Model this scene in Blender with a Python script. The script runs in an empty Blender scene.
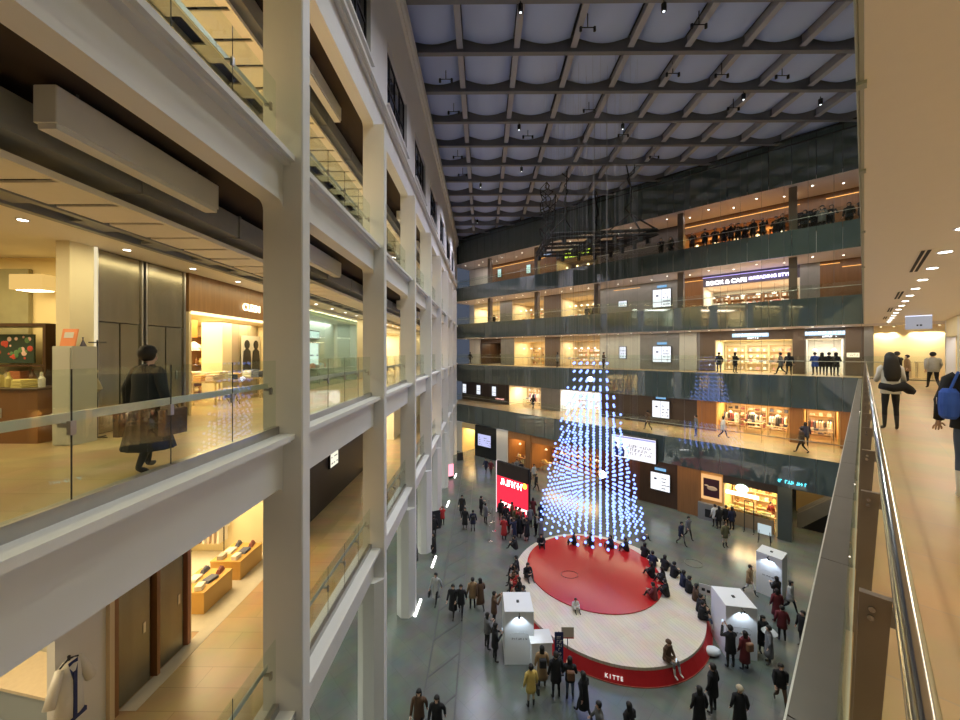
import bpy, bmesh, math, random
from mathutils import Vector, Matrix, noise
random.seed(7)
PI = math.pi
R_ = math.radians
sc = bpy.context.scene
COL = sc.collection
EZ = 11.8          # eye height above the plaza
FP = 362.0         # focal length in pixels of the 960 px frame
YAW = R_(0.475)
GZ, Z2, Z3, Z4, Z5, ZR = 0.0, 5.5, 10.2, 14.9, 19.6, 25.75

def rot2(x, y, a=YAW):
    c, s = math.cos(a), math.sin(a)
    return x*c - y*s, x*s + y*c
def gp(px, py, z=0.0):
    """place on a horizontal floor at height z, read off the survey photo"""
    Y = (EZ - z)*FP/(py - 352.0)
    return rot2((px-480)/FP*Y, Y)
# frames: far gallery (x runs right along it, y goes back into the shops) and the walkway on the right
FAR0 = rot2(-2.66, 45.9); FARA = R_(-43.04) + YAW
WAYA = math.atan2(.6858, .7278) + YAW
FARM = Matrix.Translation((FAR0[0], FAR0[1], 0)) @ Matrix.Rotation(FARA, 4, 'Z')
WAYM = Matrix.Rotation(WAYA, 4, 'Z')
IDM = Matrix.Identity(4)
def fs(px, d=0.0):
    """distance along the far gallery for a survey bearing, at depth d behind its edge"""
    b = rot2((px-480)/FP, 1.0)
    n = (math.cos(FARA+PI/2), math.sin(FARA+PI/2)); u = (math.cos(FARA), math.sin(FARA))
    D = FAR0[0]*n[0] + FAR0[1]*n[1] + d
    t = D/(b[0]*n[0] + b[1]*n[1])
    x, y = b[0]*t - FAR0[0], b[1]*t - FAR0[1]
    return x*u[0] + y*u[1]
def fh(px, py, d=0.0):
    s = fs(px, d)
    p = FARM @ Vector((s, d, 0))
    x, y = rot2(p.x, p.y, -YAW)
    return EZ - (py-352.0)*y/FP

# ---------------------------------------------------------------- materials
MATS = {}
def nodes(name):
    m = bpy.data.materials.new(name); m.use_nodes = True
    nt = m.node_tree; b = nt.nodes['Principled BSDF']
    return m, nt, b
def mat(name, col, rough=.6, metal=0., emis=None, es=0., var=0., vs=8., bump=0.):
    if name in MATS: return MATS[name]
    m, nt, b = nodes(name)
    b.inputs['Base Color'].default_value = (*col, 1); b.inputs['Roughness'].default_value = rough
    b.inputs['Metallic'].default_value = metal
    if emis: b.inputs['Emission Color'].default_value = (*emis, 1); b.inputs['Emission Strength'].default_value = es
    if var or bump:
        tc = nt.nodes.new('ShaderNodeTexCoord'); nz = nt.nodes.new('ShaderNodeTexNoise')
        nz.inputs['Scale'].default_value = vs; nz.inputs['Detail'].default_value = 4
        nt.links.new(tc.outputs['Object'], nz.inputs['Vector'])
        if var:
            mr = nt.nodes.new('ShaderNodeMix'); mr.data_type = 'RGBA'
            mr.inputs[6].default_value = (*[c*(1-var) for c in col], 1); mr.inputs[7].default_value = (*[min(1, c*(1+var)) for c in col], 1)
            nt.links.new(nz.outputs['Fac'], mr.inputs[0]); nt.links.new(mr.outputs[2], b.inputs['Base Color'])
        if bump:
            bp = nt.nodes.new('ShaderNodeBump'); bp.inputs['Strength'].default_value = bump
            nt.links.new(nz.outputs['Fac'], bp.inputs['Height']); nt.links.new(bp.outputs['Normal'], b.inputs['Normal'])
    MATS[name] = m; return m
def emit(name, col, s):
    if name in MATS: return MATS[name]
    return mat(name, (.0, .0, .0), .9, 0, col, s)
def glass(name, tint=(.93, .97, .95), refl=.08, rough=.01):
    if name in MATS: return MATS[name]
    m = bpy.data.materials.new(name); m.use_nodes = True; nt = m.node_tree; nt.nodes.clear()
    o = nt.nodes.new('ShaderNodeOutputMaterial'); mx = nt.nodes.new('ShaderNodeMixShader')
    t = nt.nodes.new('ShaderNodeBsdfTransparent'); g = nt.nodes.new('ShaderNodeBsdfGlossy'); f = nt.nodes.new('ShaderNodeLayerWeight')
    f.inputs['Blend'].default_value = .5
    p = nt.nodes.new('ShaderNodeMath'); p.operation = 'POWER'; p.inputs[1].default_value = 4.0
    q = nt.nodes.new('ShaderNodeMath'); q.operation = 'MULTIPLY_ADD'; q.inputs[1].default_value = .55; q.inputs[2].default_value = refl*.5
    nt.links.new(f.outputs['Facing'], p.inputs[0]); nt.links.new(p.outputs[0], q.inputs[0])
    t.inputs['Color'].default_value = (*tint, 1); g.inputs['Roughness'].default_value = rough
    nt.links.new(q.outputs[0], mx.inputs[0]); nt.links.new(t.outputs[0], mx.inputs[1]); nt.links.new(g.outputs[0], mx.inputs[2])
    nt.links.new(mx.outputs[0], o.inputs['Surface']); MATS[name] = m; return m
def planks(name, c1, c2, sx=1.2, sy=.25, rough=.35, rot=0., mortar=(.1, .07, .04), ms=.006):
    """boards or stone flags: brick pattern with a little grain"""
    if name in MATS: return MATS[name]
    m, nt, b = nodes(name)
    tc = nt.nodes.new('ShaderNodeTexCoord'); mp = nt.nodes.new('ShaderNodeMapping'); br = nt.nodes.new('ShaderNodeTexBrick')
    mp.inputs['Rotation'].default_value = (0, 0, rot)
    nt.links.new(tc.outputs['Object'], mp.inputs['Vector']); nt.links.new(mp.outputs[0], br.inputs['Vector'])
    br.inputs['Scale'].default_value = 1; br.inputs['Brick Width'].default_value = sx; br.inputs['Row Height'].default_value = sy
    br.inputs['Mortar Size'].default_value = ms; br.inputs['Color1'].default_value = (*c1, 1); br.inputs['Color2'].default_value = (*c2, 1)
    br.inputs['Mortar'].default_value = (*mortar, 1)
    nz = nt.nodes.new('ShaderNodeTexNoise'); nz.inputs['Scale'].default_value = 1.3; nz.inputs['Detail'].default_value = 6
    nt.links.new(mp.outputs[0], nz.inputs['Vector'])
    mx = nt.nodes.new('ShaderNodeMix'); mx.data_type = 'RGBA'; mx.blend_type = 'OVERLAY'; mx.inputs[0].default_value = .35
    nt.links.new(br.outputs['Color'], mx.inputs[6]); nt.links.new(nz.outputs['Color'], mx.inputs[7])
    hs = nt.nodes.new('ShaderNodeHueSaturation'); hs.inputs['Saturation'].default_value = .9
    nt.links.new(mx.outputs[2], hs.inputs['Color']); nt.links.new(hs.outputs[0], b.inputs['Base Color'])
    b.inputs['Roughness'].default_value = rough
    MATS[name] = m; return m
def grain(name, c1, c2, sc_=(1, 1, 12), rough=.45):
    if name in MATS: return MATS[name]
    m, nt, b = nodes(name)
    tc = nt.nodes.new('ShaderNodeTexCoord'); mp = nt.nodes.new('ShaderNodeMapping'); mp.inputs['Scale'].default_value = sc_
    nz = nt.nodes.new('ShaderNodeTexNoise'); nz.inputs['Scale'].default_value = 1.5; nz.inputs['Detail'].default_value = 5
    mx = nt.nodes.new('ShaderNodeMix'); mx.data_type = 'RGBA'
    mx.inputs[6].default_value = (*c1, 1); mx.inputs[7].default_value = (*c2, 1)
    nt.links.new(tc.outputs['Object'], mp.inputs['Vector']); nt.links.new(mp.outputs[0], nz.inputs['Vector'])
    nt.links.new(nz.outputs['Fac'], mx.inputs[0]); nt.links.new(mx.outputs[2], b.inputs['Base Color'])
    b.inputs['Roughness'].default_value = rough
    MATS[name] = m; return m

WHITE = mat('painted white', (.71, .71, .69), .55, var=.04, vs=2)
CREAM = mat('cream wall', (.80, .72, .48), .6, var=.05, vs=2)
CEIL = mat('plaster ceiling', (.82, .77, .66), .7, var=.03)
STEEL = mat('brushed steel', (.42, .41, .39), .32, .9, var=.12, vs=6)
SILLM = mat('sill steel', (.19, .175, .155), .34, .85, var=.15, vs=3)
CHROME = mat('chrome', (.62, .63, .63), .15, 1.)
DARK = mat('dark metal', (.03, .03, .032), .45, .5)
BLACK = mat('matt black', (.012, .012, .013), .7)
BRONZE = grain('bronze panel', (.20, .18, .13), (.34, .31, .23), (3, 3, .4), .26)
BRONZE.node_tree.nodes['Principled BSDF'].inputs['Metallic'].default_value = .85
DKWOOD = grain('dark wood', (.045, .022, .010), (.09, .045, .02), (6, 6, .6), .4)
MIDWOOD = grain('mid wood', (.20, .09, .03), (.34, .16, .055), (8, 8, .5), .4)
LTWOOD = grain('light wood', (.60, .46, .27), (.72, .58, .36), (8, 8, .5), .4)
DUCT = mat('duct grey', (.30, .31, .30), .5, .2, var=.1)
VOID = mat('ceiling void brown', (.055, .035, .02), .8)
GLASS = glass('clear glass', (.94, .98, .95), .09)
GLASSG = glass('green glass', (.88, .96, .92), .12)
BAND = mat('teal back-painted glass', (.085, .115, .108), .035, 0., var=.18, vs=1.2)
BAND.node_tree.nodes['Principled BSDF'].inputs['Specular IOR Level'].default_value = .6
BAND.node_tree.nodes['Principled BSDF'].inputs['IOR'].default_value = 2.1
WOODFLOOR = planks('wood floor', (.46, .31, .13), (.53, .37, .17), 1.8, .45, .28, 0, (.34, .23, .10), .005)
TANFLOOR = planks('tan stone floor', (.43, .265, .10), (.49, .31, .12), .9, .9, .33, 0, (.40, .28, .15), .006)
LIGHTW = emit('lamp warm', (1, .80, .50), 9)
LIGHTN = emit('lamp neutral', (1, .93, .80), 9)
LIGHTC = emit('lamp cool', (.75, .88, 1), 9)
COVE = emit('cove orange', (1, .50, .13), 1.5)
SCREENW = emit('screen white', (.88, .92, 1), 1.0)

# ---------------------------------------------------------------- mesh builder
class MB:
    def __init__(s): s.v = []; s.f = []; s.m = []; s.k = 0
    def slot(s, k): s.k = k; return s
    def add(s, vs, fs_):
        n = len(s.v); s.v += [tuple(p) for p in vs]
        for f in fs_: s.f.append([i+n for i in f]); s.m.append(s.k)
        return s
    def box(s, x0, x1, y0, y1, z0, z1, M=None):
        if x1 < x0: x0, x1 = x1, x0
        if y1 < y0: y0, y1 = y1, y0
        if z1 < z0: z0, z1 = z1, z0
        vs = [Vector(p) for p in ((x0,y0,z0),(x1,y0,z0),(x1,y1,z0),(x0,y1,z0),(x0,y0,z1),(x1,y0,z1),(x1,y1,z1),(x0,y1,z1))]
        if M: vs = [M @ p for p in vs]
        return s.add(vs, [(0,3,2,1),(4,5,6,7),(0,1,5,4),(1,2,6,5),(2,3,7,6),(3,0,4,7)])
    def cbox(s, x0, x1, y0, y1, z0, z1, c=.01, M=None):
        """box with chamfered vertical and top edges"""
        P = [(x0+c,y0),(x1-c,y0),(x1,y0+c),(x1,y1-c),(x1-c,y1),(x0+c,y1),(x0,y1-c),(x0,y0+c)]
        Q = [(x0+2*c,y0+c),(x1-2*c,y0+c),(x1-c,y0+2*c),(x1-c,y1-2*c),(x1-2*c,y1-c),(x0+2*c,y1-c),(x0+c,y1-2*c),(x0+c,y0+2*c)]
        vs = [Vector((*p, z0)) for p in P] + [Vector((*p, z1-c)) for p in P] + [Vector((*p, z1)) for p in Q]
        if M: vs = [M @ p for p in vs]
        f = [tuple(range(7, -1, -1)), tuple(range(16, 24))]
        for i in range(8):
            j = (i+1) % 8; f += [(i, j, 8+j, 8+i), (8+i, 8+j, 16+j, 16+i)]
        return s.add(vs, f)
    def prism(s, poly, z0, z1, M=None):
        n = len(poly); vs = [Vector((p[0], p[1], z0)) for p in poly] + [Vector((p[0], p[1], z1)) for p in poly]
        if M: vs = [M @ p for p in vs]
        return s.add(vs, [tuple(range(n-1, -1, -1)), tuple(range(n, 2*n))] + [(i, (i+1)%n, n+(i+1)%n, n+i) for i in range(n)])
    def tube(s, a, b, r, n=8, r2=None):
        a, b = Vector(a), Vector(b); d = (b-a)
        if d.length < 1e-6: return s
        q = d.to_track_quat('Z', 'Y'); r2 = r if r2 is None else r2
        vs = [a + q @ Vector((r*math.cos(2*PI*i/n), r*math.sin(2*PI*i/n), 0)) for i in range(n)]
        vs += [b + q @ Vector((r2*math.cos(2*PI*i/n), r2*math.sin(2*PI*i/n), 0)) for i in range(n)]
        return s.add(vs, [tuple(range(n-1, -1, -1)), tuple(range(n, 2*n))] + [(i, (i+1)%n, n+(i+1)%n, n+i) for i in range(n)])
    def path(s, pts, r, n=8):
        for a, b in zip(pts, pts[1:]): s.tube(a, b, r, n)
        return s
    def rings(s, R, n=14, cap=True):
        """loft ellipses (cx,cy,cz,rx,ry)"""
        vs = []
        for (cx, cy, cz, rx, ry) in R:
            vs += [(cx+rx*math.cos(2*PI*i/n), cy+ry*math.sin(2*PI*i/n), cz) for i in range(n)]
        f = []
        for k in range(len(R)-1):
            f += [(k*n+i, k*n+(i+1)%n, (k+1)*n+(i+1)%n, (k+1)*n+i) for i in range(n)]
        if cap: f += [tuple(range(n-1, -1, -1)), tuple(range((len(R)-1)*n, len(R)*n))]
        return s.add(vs, f)
    def limb(s, P, n=8):
        """loft circles (point, radius) along a bent path"""
        vs = []; m = len(P)
        for k, (p, r) in enumerate(P):
            p = Vector(p); d = Vector(P[min(k+1, m-1)][0]) - Vector(P[max(k-1, 0)][0])
            q = d.to_track_quat('Z', 'Y')
            vs += [p + q @ Vector((r*math.cos(2*PI*i/n), r*math.sin(2*PI*i/n), 0)) for i in range(n)]
        f = []
        for k in range(m-1):
            f += [(k*n+i, k*n+(i+1)%n, (k+1)*n+(i+1)%n, (k+1)*n+i) for i in range(n)]
        f += [tuple(range(n-1, -1, -1)), tuple(range((m-1)*n, m*n))]
        return s.add(vs, f)
    def ball(s, c, r, nu=8, nv=6, sc3=(1, 1, 1), zmin=-1.):
        vs = []; f = []; c = Vector(c)
        for j in range(nv+1):
            a = -PI/2 + PI*j/nv
            for i in range(nu):
                t = 2*PI*i/nu
                vs.append(c + Vector((r*sc3[0]*math.cos(a)*math.cos(t), r*sc3[1]*math.cos(a)*math.sin(t), r*sc3[2]*max(zmin, math.sin(a)))))
        for j in range(nv):
            f += [(j*nu+i, j*nu+(i+1)%nu, (j+1)*nu+(i+1)%nu, (j+1)*nu+i) for i in range(nu)]
        return s.add(vs, f)
    def mesh(s, name, mats, smooth=False):
        me = bpy.data.meshes.new(name); me.from_pydata(s.v, [], s.f)
        for m in (mats if isinstance(mats, (list, tuple)) else [mats]): me.materials.append(m)
        me.polygons.foreach_set('material_index', s.m)
        if smooth: me.polygons.foreach_set('use_smooth', [True]*len(s.f))
        bm = bmesh.new(); bm.from_mesh(me); bmesh.ops.recalc_face_normals(bm, faces=bm.faces); bm.to_mesh(me); bm.free()
        me.update(); return me
    def build(s, name, mats, parent=None, M=None, smooth=False, **kw):
        o = bpy.data.objects.new(name, s.mesh(name, mats, smooth)); COL.objects.link(o)
        if parent: o.parent = parent
        if M is not None: o.matrix_basis = M
        tag(o, **kw); return o
def tag(o, label=None, cat=None, group=None, kind=None):
    if label: o['label'] = label
    if cat: o['category'] = cat
    if group: o['group'] = group
    if kind: o['kind'] = kind
    return o
def empty(name, loc=(0, 0, 0), rz=0., label=None, cat=None, group=None, M=None):
    o = bpy.data.objects.new(name, None); COL.objects.link(o); o.empty_display_size = .1
    if M is not None: o.matrix_basis = M
    else: o.location = loc; o.rotation_euler = (0, 0, rz)
    return tag(o, label, cat, group)
def struct(name, mb, mats, M=None, smooth=False): return mb.build(name, mats, None, M, smooth, kind='structure')
def ctree(o, parent=None):
    c = o.copy(); COL.objects.link(c)
    if parent: c.parent = parent
    for ch in list(o.children): ctree(ch, c)
    return c
def place(o, M=None, loc=None, rz=0., label=None, group=None):
    if M is not None: o.matrix_basis = M
    else: o.location = loc; o.rotation_euler = (0, 0, rz)
    if label: o['label'] = label
    if group: o['group'] = group
    return o
def TR(x, y, z, rz=0.): return Matrix.Translation((x, y, z)) @ Matrix.Rotation(rz, 4, 'Z')
def area(name, M, loc, sx, sy, power, col, down=True, rx=0.):
    l = bpy.data.lights.new(name, 'AREA'); l.shape = 'RECTANGLE'; l.size = sx; l.size_y = sy; l.energy = power; l.color = col
    o = bpy.data.objects.new(name, l); COL.objects.link(o)
    o.matrix_basis = M @ Matrix.Translation(loc) @ Matrix.Rotation(rx, 4, 'X')
    return o
FONT_CACHE = {}
def text_mesh(txt, size, depth=.01, align='CENTER'):
    c = bpy.data.curves.new('lettering', 'FONT'); c.body = txt; c.size = size; c.extrude = depth; c.align_x = align; c.offset = size*.02; c.align_y = 'CENTER'
    o = bpy.data.objects.new('lettering', c); COL.objects.link(o)
    dg = bpy.context.evaluated_depsgraph_get(); me = bpy.data.meshes.new_from_object(o.evaluated_get(dg))
    bpy.data.objects.remove(o); return me
def lettering(txt, size, m, parent, M, depth=.01, name='lettering', align='CENTER', bold=0):
    me = text_mesh(txt, size, depth, align); me.materials.clear(); me.materials.append(m)
    o = bpy.data.objects.new(name, me); COL.objects.link(o); o.parent = parent; o.matrix_basis = M
    return o
RX90 = Matrix.Rotation(PI/2, 4, 'X')
# ================================================================ camera, world
cam = bpy.data.objects.new('camera', bpy.data.cameras.new('camera')); COL.objects.link(cam)
cam.location = (0, 0, EZ); cam.rotation_euler = (PI/2, 0, YAW)
cam.data.sensor_width = 36; cam.data.lens = FP/960*36; cam.data.shift_y = -8/960; cam.data.clip_start = .02
sc.camera = cam
sc.view_settings.view_transform = 'Standard'; sc.view_settings.look = 'None'; sc.view_settings.gamma = 1
sc.view_settings.exposure = 0.12
w = bpy.data.worlds.new('night'); sc.world = w; w.use_nodes = True
w.node_tree.nodes['Background'].inputs[0].default_value = (.35, .42, .6, 1); w.node_tree.nodes['Background'].inputs[1].default_value = .10

# ================================================================ plaza floor
PLAZA = planks('plaza stone', (.125, .142, .125), (.138, .155, .136), .9, .9, .2, R_(45), (.105, .118, .104), .006)
m = MB(); m.box(-18, 60, -12, 62, -.3, 0); struct('floor', m, PLAZA)
m = MB()
for x in (-2.05, -.95): m.box(x, x+.05, 5, 44, 0, .006)
for k in range(22):
    y = 8 + k*1.7; m.box(-.03, .03, -.0, 1.55, 0, .005, TR(-2.02, y, 0, R_(-45)))
struct('trim_1', m, mat('drain slot', (.07, .075, .075), .5))

# ================================================================ left facade
PY = [6.11 + 5.1*k for k in range(-2, 8)]
LEV = [5.715, 10.415, 15.115]
m = MB()
for z in LEV: m.box(-3.73, -3.39, -5, 45.9, z-(.77 if z > 15 else .90), z-.09)
m.box(-3.73, -3.39, -5, 45.9, 18.90, 19.75)
# upper wall with window openings
for k, y in enumerate(PY):
    a, b = y+1.25, y+4.5
    m.box(-3.7, -3.30, y-.6, a, 19.9, 25.3)
    m.box(-3.7, -3.30, a, b, 19.9, 20.35); m.box(-3.7, -3.30, a, b, 22.55, 25.3)
m.box(-3.7, -3.30, -5, PY[0]-.6, 19.9, 25.3); m.box(-3.7, -3.30, PY[-1]+4.5, 45.9, 19.9, 25.3)
struct('wall_left', m, WHITE)
for i, z in enumerate(LEV + [19.92]):
    m = MB(); m.box(-3.80, -3.18, -5, 45.9, z-.09, z); m.box(-3.39, -3.26, -5, 45.9, z-.15, z-.0901)
    struct('trim_%d' % (i+2), m, WHITE)
m = MB(); m.box(-3.75, -3.08, -5, 45.9, 25.30, 25.85); m.box(-3.30, -3.18, -5, 45.9, 25.1, 25.2999)
struct('trim_6', m, WHITE)
# windows of the upper wall
WFR = DARK; WPANE = mat('dark window pane', (.012, .013, .016), .08)
for k, y in enumerate(PY):
    fr = MB(); a, b = y+1.25, y+4.5
    fr.box(-3.5, -3.42, a, b, 20.35, 20.42); fr.box(-3.5, -3.42, a, b, 22.48, 22.55)
    for t in (0, .25, .5, .75, 1): yy = a + (b-a-.07)*t; fr.box(-3.5, -3.42, yy, yy+.07, 20.42, 22.48)
    fr.box(-3.495, -3.425, a, b, 21.4, 21.46)
    wf = struct('window_%d' % (k+1), fr, WFR)
    pn = MB(); pn.box(-3.47, -3.45, a+.01, b-.01, 20.4, 22.5); o = pn.build('pane', WPANE, wf)
    sl = MB(); sl.box(-3.30, -3.20, a-.1, b+.1, 20.25, 20.33); sl.build('window_sill', WHITE, wf)
# pillars
ordn = ['behind the viewer', 'left out of view', 'first full one, beside the walking woman', 'second one into the hall', 'third one, foot beside a floor light strip',
        'fourth one, beside a black board at its foot', 'fifth one', 'sixth one', 'seventh one', 'last one before the far gallery']
for k, y in enumerate(PY):
    t = empty('facade_pillar', (-3.06, y, 0), 0, 'tall white pillar of the old facade, ' + ordn[k], 'pillar', 'white pillars of the facade')
    m = MB(); m.box(-.67, -.33, 0, .70, 4.5, 18.898); m.build('pillar_shaft', WHITE, t)
    m = MB(); m.prism([(-.33, 0), (-.02, 0), (0, .02), (0, .26), (-.02, .28), (-.33, .28)], 4.5, 18.87); m.build('pilaster', WHITE, t)
    m = MB(); m.prism([(-.40+.44*math.cos(PI/8+i*PI/4), .10+.44*math.sin(PI/8+i*PI/4)) for i in range(8)], 0, 4.8); m.build('pillar_foot', WHITE, t)
# rounded haunches where the beams meet the pillars
m = MB()
for y in PY:
    for z in (4.815, 9.515, 14.345, 18.90):
        for side in (0, 1):
            yy = y-.001 if side else y+.70; sg = -1 if side else 1
            pts = [(0, 0)] + [(sg*(.14-.14*math.sin(a)), .0-(.14-.14*math.cos(a))) for a in [i*PI/12 for i in range(7)]]
            pts = [(yy+p[0], z+p[1]) for p in pts]
            n = len(pts); vs = [(-3.73, *p) for p in pts] + [(-3.392, *p) for p in pts]
            m.add(vs, [tuple(range(n-1, -1, -1)), tuple(range(n, 2*n))] + [(i, (i+1) % n, n+(i+1) % n, n+i) for i in range(n)])
struct('trim_7', m, WHITE)

# floors behind the facade
def lslab(z, fm, nm):
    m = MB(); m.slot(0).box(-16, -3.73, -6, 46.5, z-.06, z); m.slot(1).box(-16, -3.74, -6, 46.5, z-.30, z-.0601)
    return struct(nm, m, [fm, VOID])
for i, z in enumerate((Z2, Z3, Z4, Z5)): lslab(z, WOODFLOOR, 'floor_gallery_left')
m = MB(); m.box(-16, -3.75, -6, 46.5, 23.2, 23.4); struct('ceiling_top_left', m, VOID)
# suspended ceilings along the corridor of each level
TRACK = mat('ceiling track', (.10, .095, .09), .6)
for zf in (Z2, Z3, Z4):
    zc = zf+3.6
    m = MB(); m.box(-16, -6.5, -6, 46, zc, zc+.06); struct('ceiling_left', m, CEIL)
    m = MB(); m.box(-6.5, -6.38, -6, 46, zc-.02, zc+.12); m.box(-6.02, -5.9, -6, 46, zc-.02, zc+.12)
    for j in range(44): y = -5 + j*1.17; m.box(-6.38, -6.02, y, y+.5, zc+.02, zc+.07)
    struct('trim_8', m, DUCT)
    m = MB()
    for j in range(72):
        y = -5+j*.71; m.box(-5.88, -4.95, y, y+.62, zc, zc+.03)
    m.box(-4.95, -4.89, -6, 46, zc-.02, zc+.06)
    struct('ceiling_slats', m, CEIL)
    m = MB(); m.box(-5.75, -4.75, -6, 46, zc+.22, zc+.62)
    for j in range(26): y = -5+j*2; m.box(-5.77, -4.73, y, y+.05, zc+.20, zc+.64)
    struct('ceiling_duct', m, DUCT)
# hanging white boxes
bx = empty('shutter_box', (0, 0, 0), 0, '', 'ceiling box', 'white boxes under the gallery beams')
m = MB(); m.cbox(-.12, .12, 0, 2.25, .06, .44, .008); m.build('casing', WHITE, bx)
m = MB(); m.box(-.09, .10, .02, 2.23, 0, .0599); m.build('lip', WHITE, bx)
for y in (.3, 1.95): m = MB(); m.tube((0, y, .44), (0, y, .62), .012); m.build('hanger_rod', DUCT, bx)
first = True
for zf, nm in ((Z2, 'lower'), (Z3, 'middle'), (Z4, 'upper')):
    for k in range(-1, 7):
        o = bx if first else ctree(bx); first = False
        place(o, loc=(-4.42, 6.11+5.1*k-2.5, zf+3.86), label='long white box hung under the %s gallery ceiling, %s' % (nm, ['bay with the walking woman' if zf == Z3 else 'nearest full bay', 'first bay past the near pillar', 'second bay past the near pillar', 'third bay past the near pillar', 'fourth bay past the near pillar', 'fifth bay past the near pillar', 'sixth bay past the near pillar', 'far bay by the corner'][k+1]))

RAILM = mat('rail satin', (.62, .64, .56), .38, .6)
# glass balustrades in the bays
def balustrade():
    t = empty('glass_balustrade', (0, 0, 0), 0, '', 'balustrade', 'glass balustrades of the facade bays')
    m = MB(); m.box(-.05, .05, 0, 4.38, 0, .13); m.build('base_channel', STEEL, t)
    jt = [0, .33, 1.33, 2.31, 3.31, 4.36]
    for i in range(5):
        m = MB(); m.box(-.008, .008, jt[i]+.008, jt[i+1]-.008, .13, 1.24); m.build('glass_panel', GLASS, t)
        if i: m = MB(); m.box(-.004, .004, jt[i]-.004, jt[i]+.004, .13, 1.24); m.build('joint_strip', DARK, t)
    m = MB(); m.box(-.125, -.095, .02, 4.30, .78, .86); m.build('handrail', RAILM, t)
    for y in (.33, 1.33, 2.31, 3.31, 4.22):
        m = MB(); m.box(-.10, .015, y-.02, y+.02, .745, .779); m.box(-.018, .018, y-.022, y+.022, .68, .80); m.build('bracket', STEEL, t)
    return t
b0 = balustrade(); first = True
bayn = {-1: 'nearest bay, beside the viewer', 0: 'bay past the near pillar', 1: 'second bay past the near pillar', 2: 'third bay past the near pillar', 3: 'fourth bay past the near pillar',
        4: 'fifth bay past the near pillar', 5: 'sixth bay past the near pillar', 6: 'last bay by the corner'}
for z, nm in ((LEV[0], 'lower'), (LEV[1], 'middle'), (LEV[2], 'upper')):
    for k in range(-1, 7):
        o = b0 if first else ctree(b0); first = False
        place(o, loc=(-3.50, 6.11+5.1*k+.71, z), label='glass balustrade with steel rail on the %s row, %s' % (nm, bayn[k]))

# ================================================================ roof
m = MB(); m.box(-6, 48, -6, 60, 26.9, 27.1); struct('ceiling', m, mat('roof deck', (.10, .10, .12), .8))
def inside(x, y, mrg=2.2):
    a = (x*math.cos(WAYA) + y*math.sin(WAYA), -x*math.sin(WAYA) + y*math.cos(WAYA))
    v = FARM.inverted() @ Vector((x, y, 0))
    return a[1] > -mrg-1.5 and v.y < mrg and x > -4.5
ROOFB = mat('roof beam paint', (.19, .19, .21), .55)
RPAN = mat('roof fabric panel', (.44, .53, .80), .75, var=.05, vs=.6)
BY = [1.0 + 2.55*k for k in range(-2, 19)]      # cross beams
y0 = 14.47
BY = [y0 + 2.55*k for k in range(-7, 14)]
BX = [-1.08 + 2.65*j for j in range(-1, 15)]
pan = MB()
for k, y in enumerate(BY):
    xs = [x for x in range(-4, 45) if inside(x, y, 1.0)]
    if not xs: continue
    x1 = max(xs)
    if x1 < -2.5: continue
    m = MB(); m.box(-3.3, x1, y-.11, y+.11, 25.8, 25.86); m.box(-3.3, x1, y-.02, y+.02, 25.86, 26.55); m.box(-3.3, x1, y-.11, y+.11, 26.5, 26.56)
    m.build('roof_beam', ROOFB, label='long grey steel beam crossing under the roof', cat='beam', group='cross beams of the roof')
    yn = y+2.55
    rb = MB()
    for j, x in enumerate(BX):
        if inside(x, (y+yn)/2, .6):
            rb.box(x-.14, x+.14, y+.11, yn-.11, 25.98, 26.03); rb.box(x-.03, x+.03, y+.11, yn-.11, 26.03, 26.5)
        xc = x+1.32
        if inside(xc, (y+yn)/2, 1.2):
            n = 8; vs = []
            for jj in range(n+1):
                u = jj/n; sg = .26*math.sin(PI*u)
                for (yy, e) in ((y+.13, 0.), ((y+yn)/2, .04), (yn-.13, 0.)):
                    vs.append((x+.16+u*(2.65-.32), yy, 26.42-sg-e)); 
            f = [(a*3+b, a*3+b+1, a*3+b+4, a*3+b+3) for a in range(n) for b in range(2)]
            nv = len(vs); vs += [(p[0], p[1], p[2]+.03) for p in vs]; f += [tuple(i+nv for i in q) for q in f]
            pan.add(vs, f)
    if rb.v: struct('ceiling_ribs', rb, mat('roof rib paint', (.38, .38, .43), .55))
struct('ceiling_panels', pan, RPAN, smooth=True)
# small sprinkler and lamp fittings on the roof
fit = empty('roof_fitting', (0, 0, 0), 0, 'small black pipe and lamp cluster under a roof panel', 'fitting', 'small fittings under the roof')
m = MB(); m.tube((0, 0, 0), (0, 0, .6), .02); m.tube((-.3, 0, 0), (.3, 0, 0), .02); m.build('stem', DARK, fit)
m = MB(); m.tube((-.3, 0, -.15), (-.3, 0, .02), .06); m.tube((.3, 0, -.15), (.3, 0, .02), .06); m.build('head', DARK, fit)
first = True
for i, (x, y) in enumerate([(-1.9, 18.5), (-1.7, 21), (-1.8, 25.8), (4.5, 15.6), (9.2, 15.5), (6.1, 20.9), (2.9, 23.4), (9.0, 23.3), (12, 18.3), (14.3, 20.8), (9.5, 18.2), (15.1, 18.4), (12.2, 25.9), (-1.6, 28.4)]):
    o = fit if first else ctree(fit); first = False; place(o, loc=(x, y, 25.75))

# ================================================================ far gallery shell
S0, S1 = -1.6, 40.0
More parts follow.
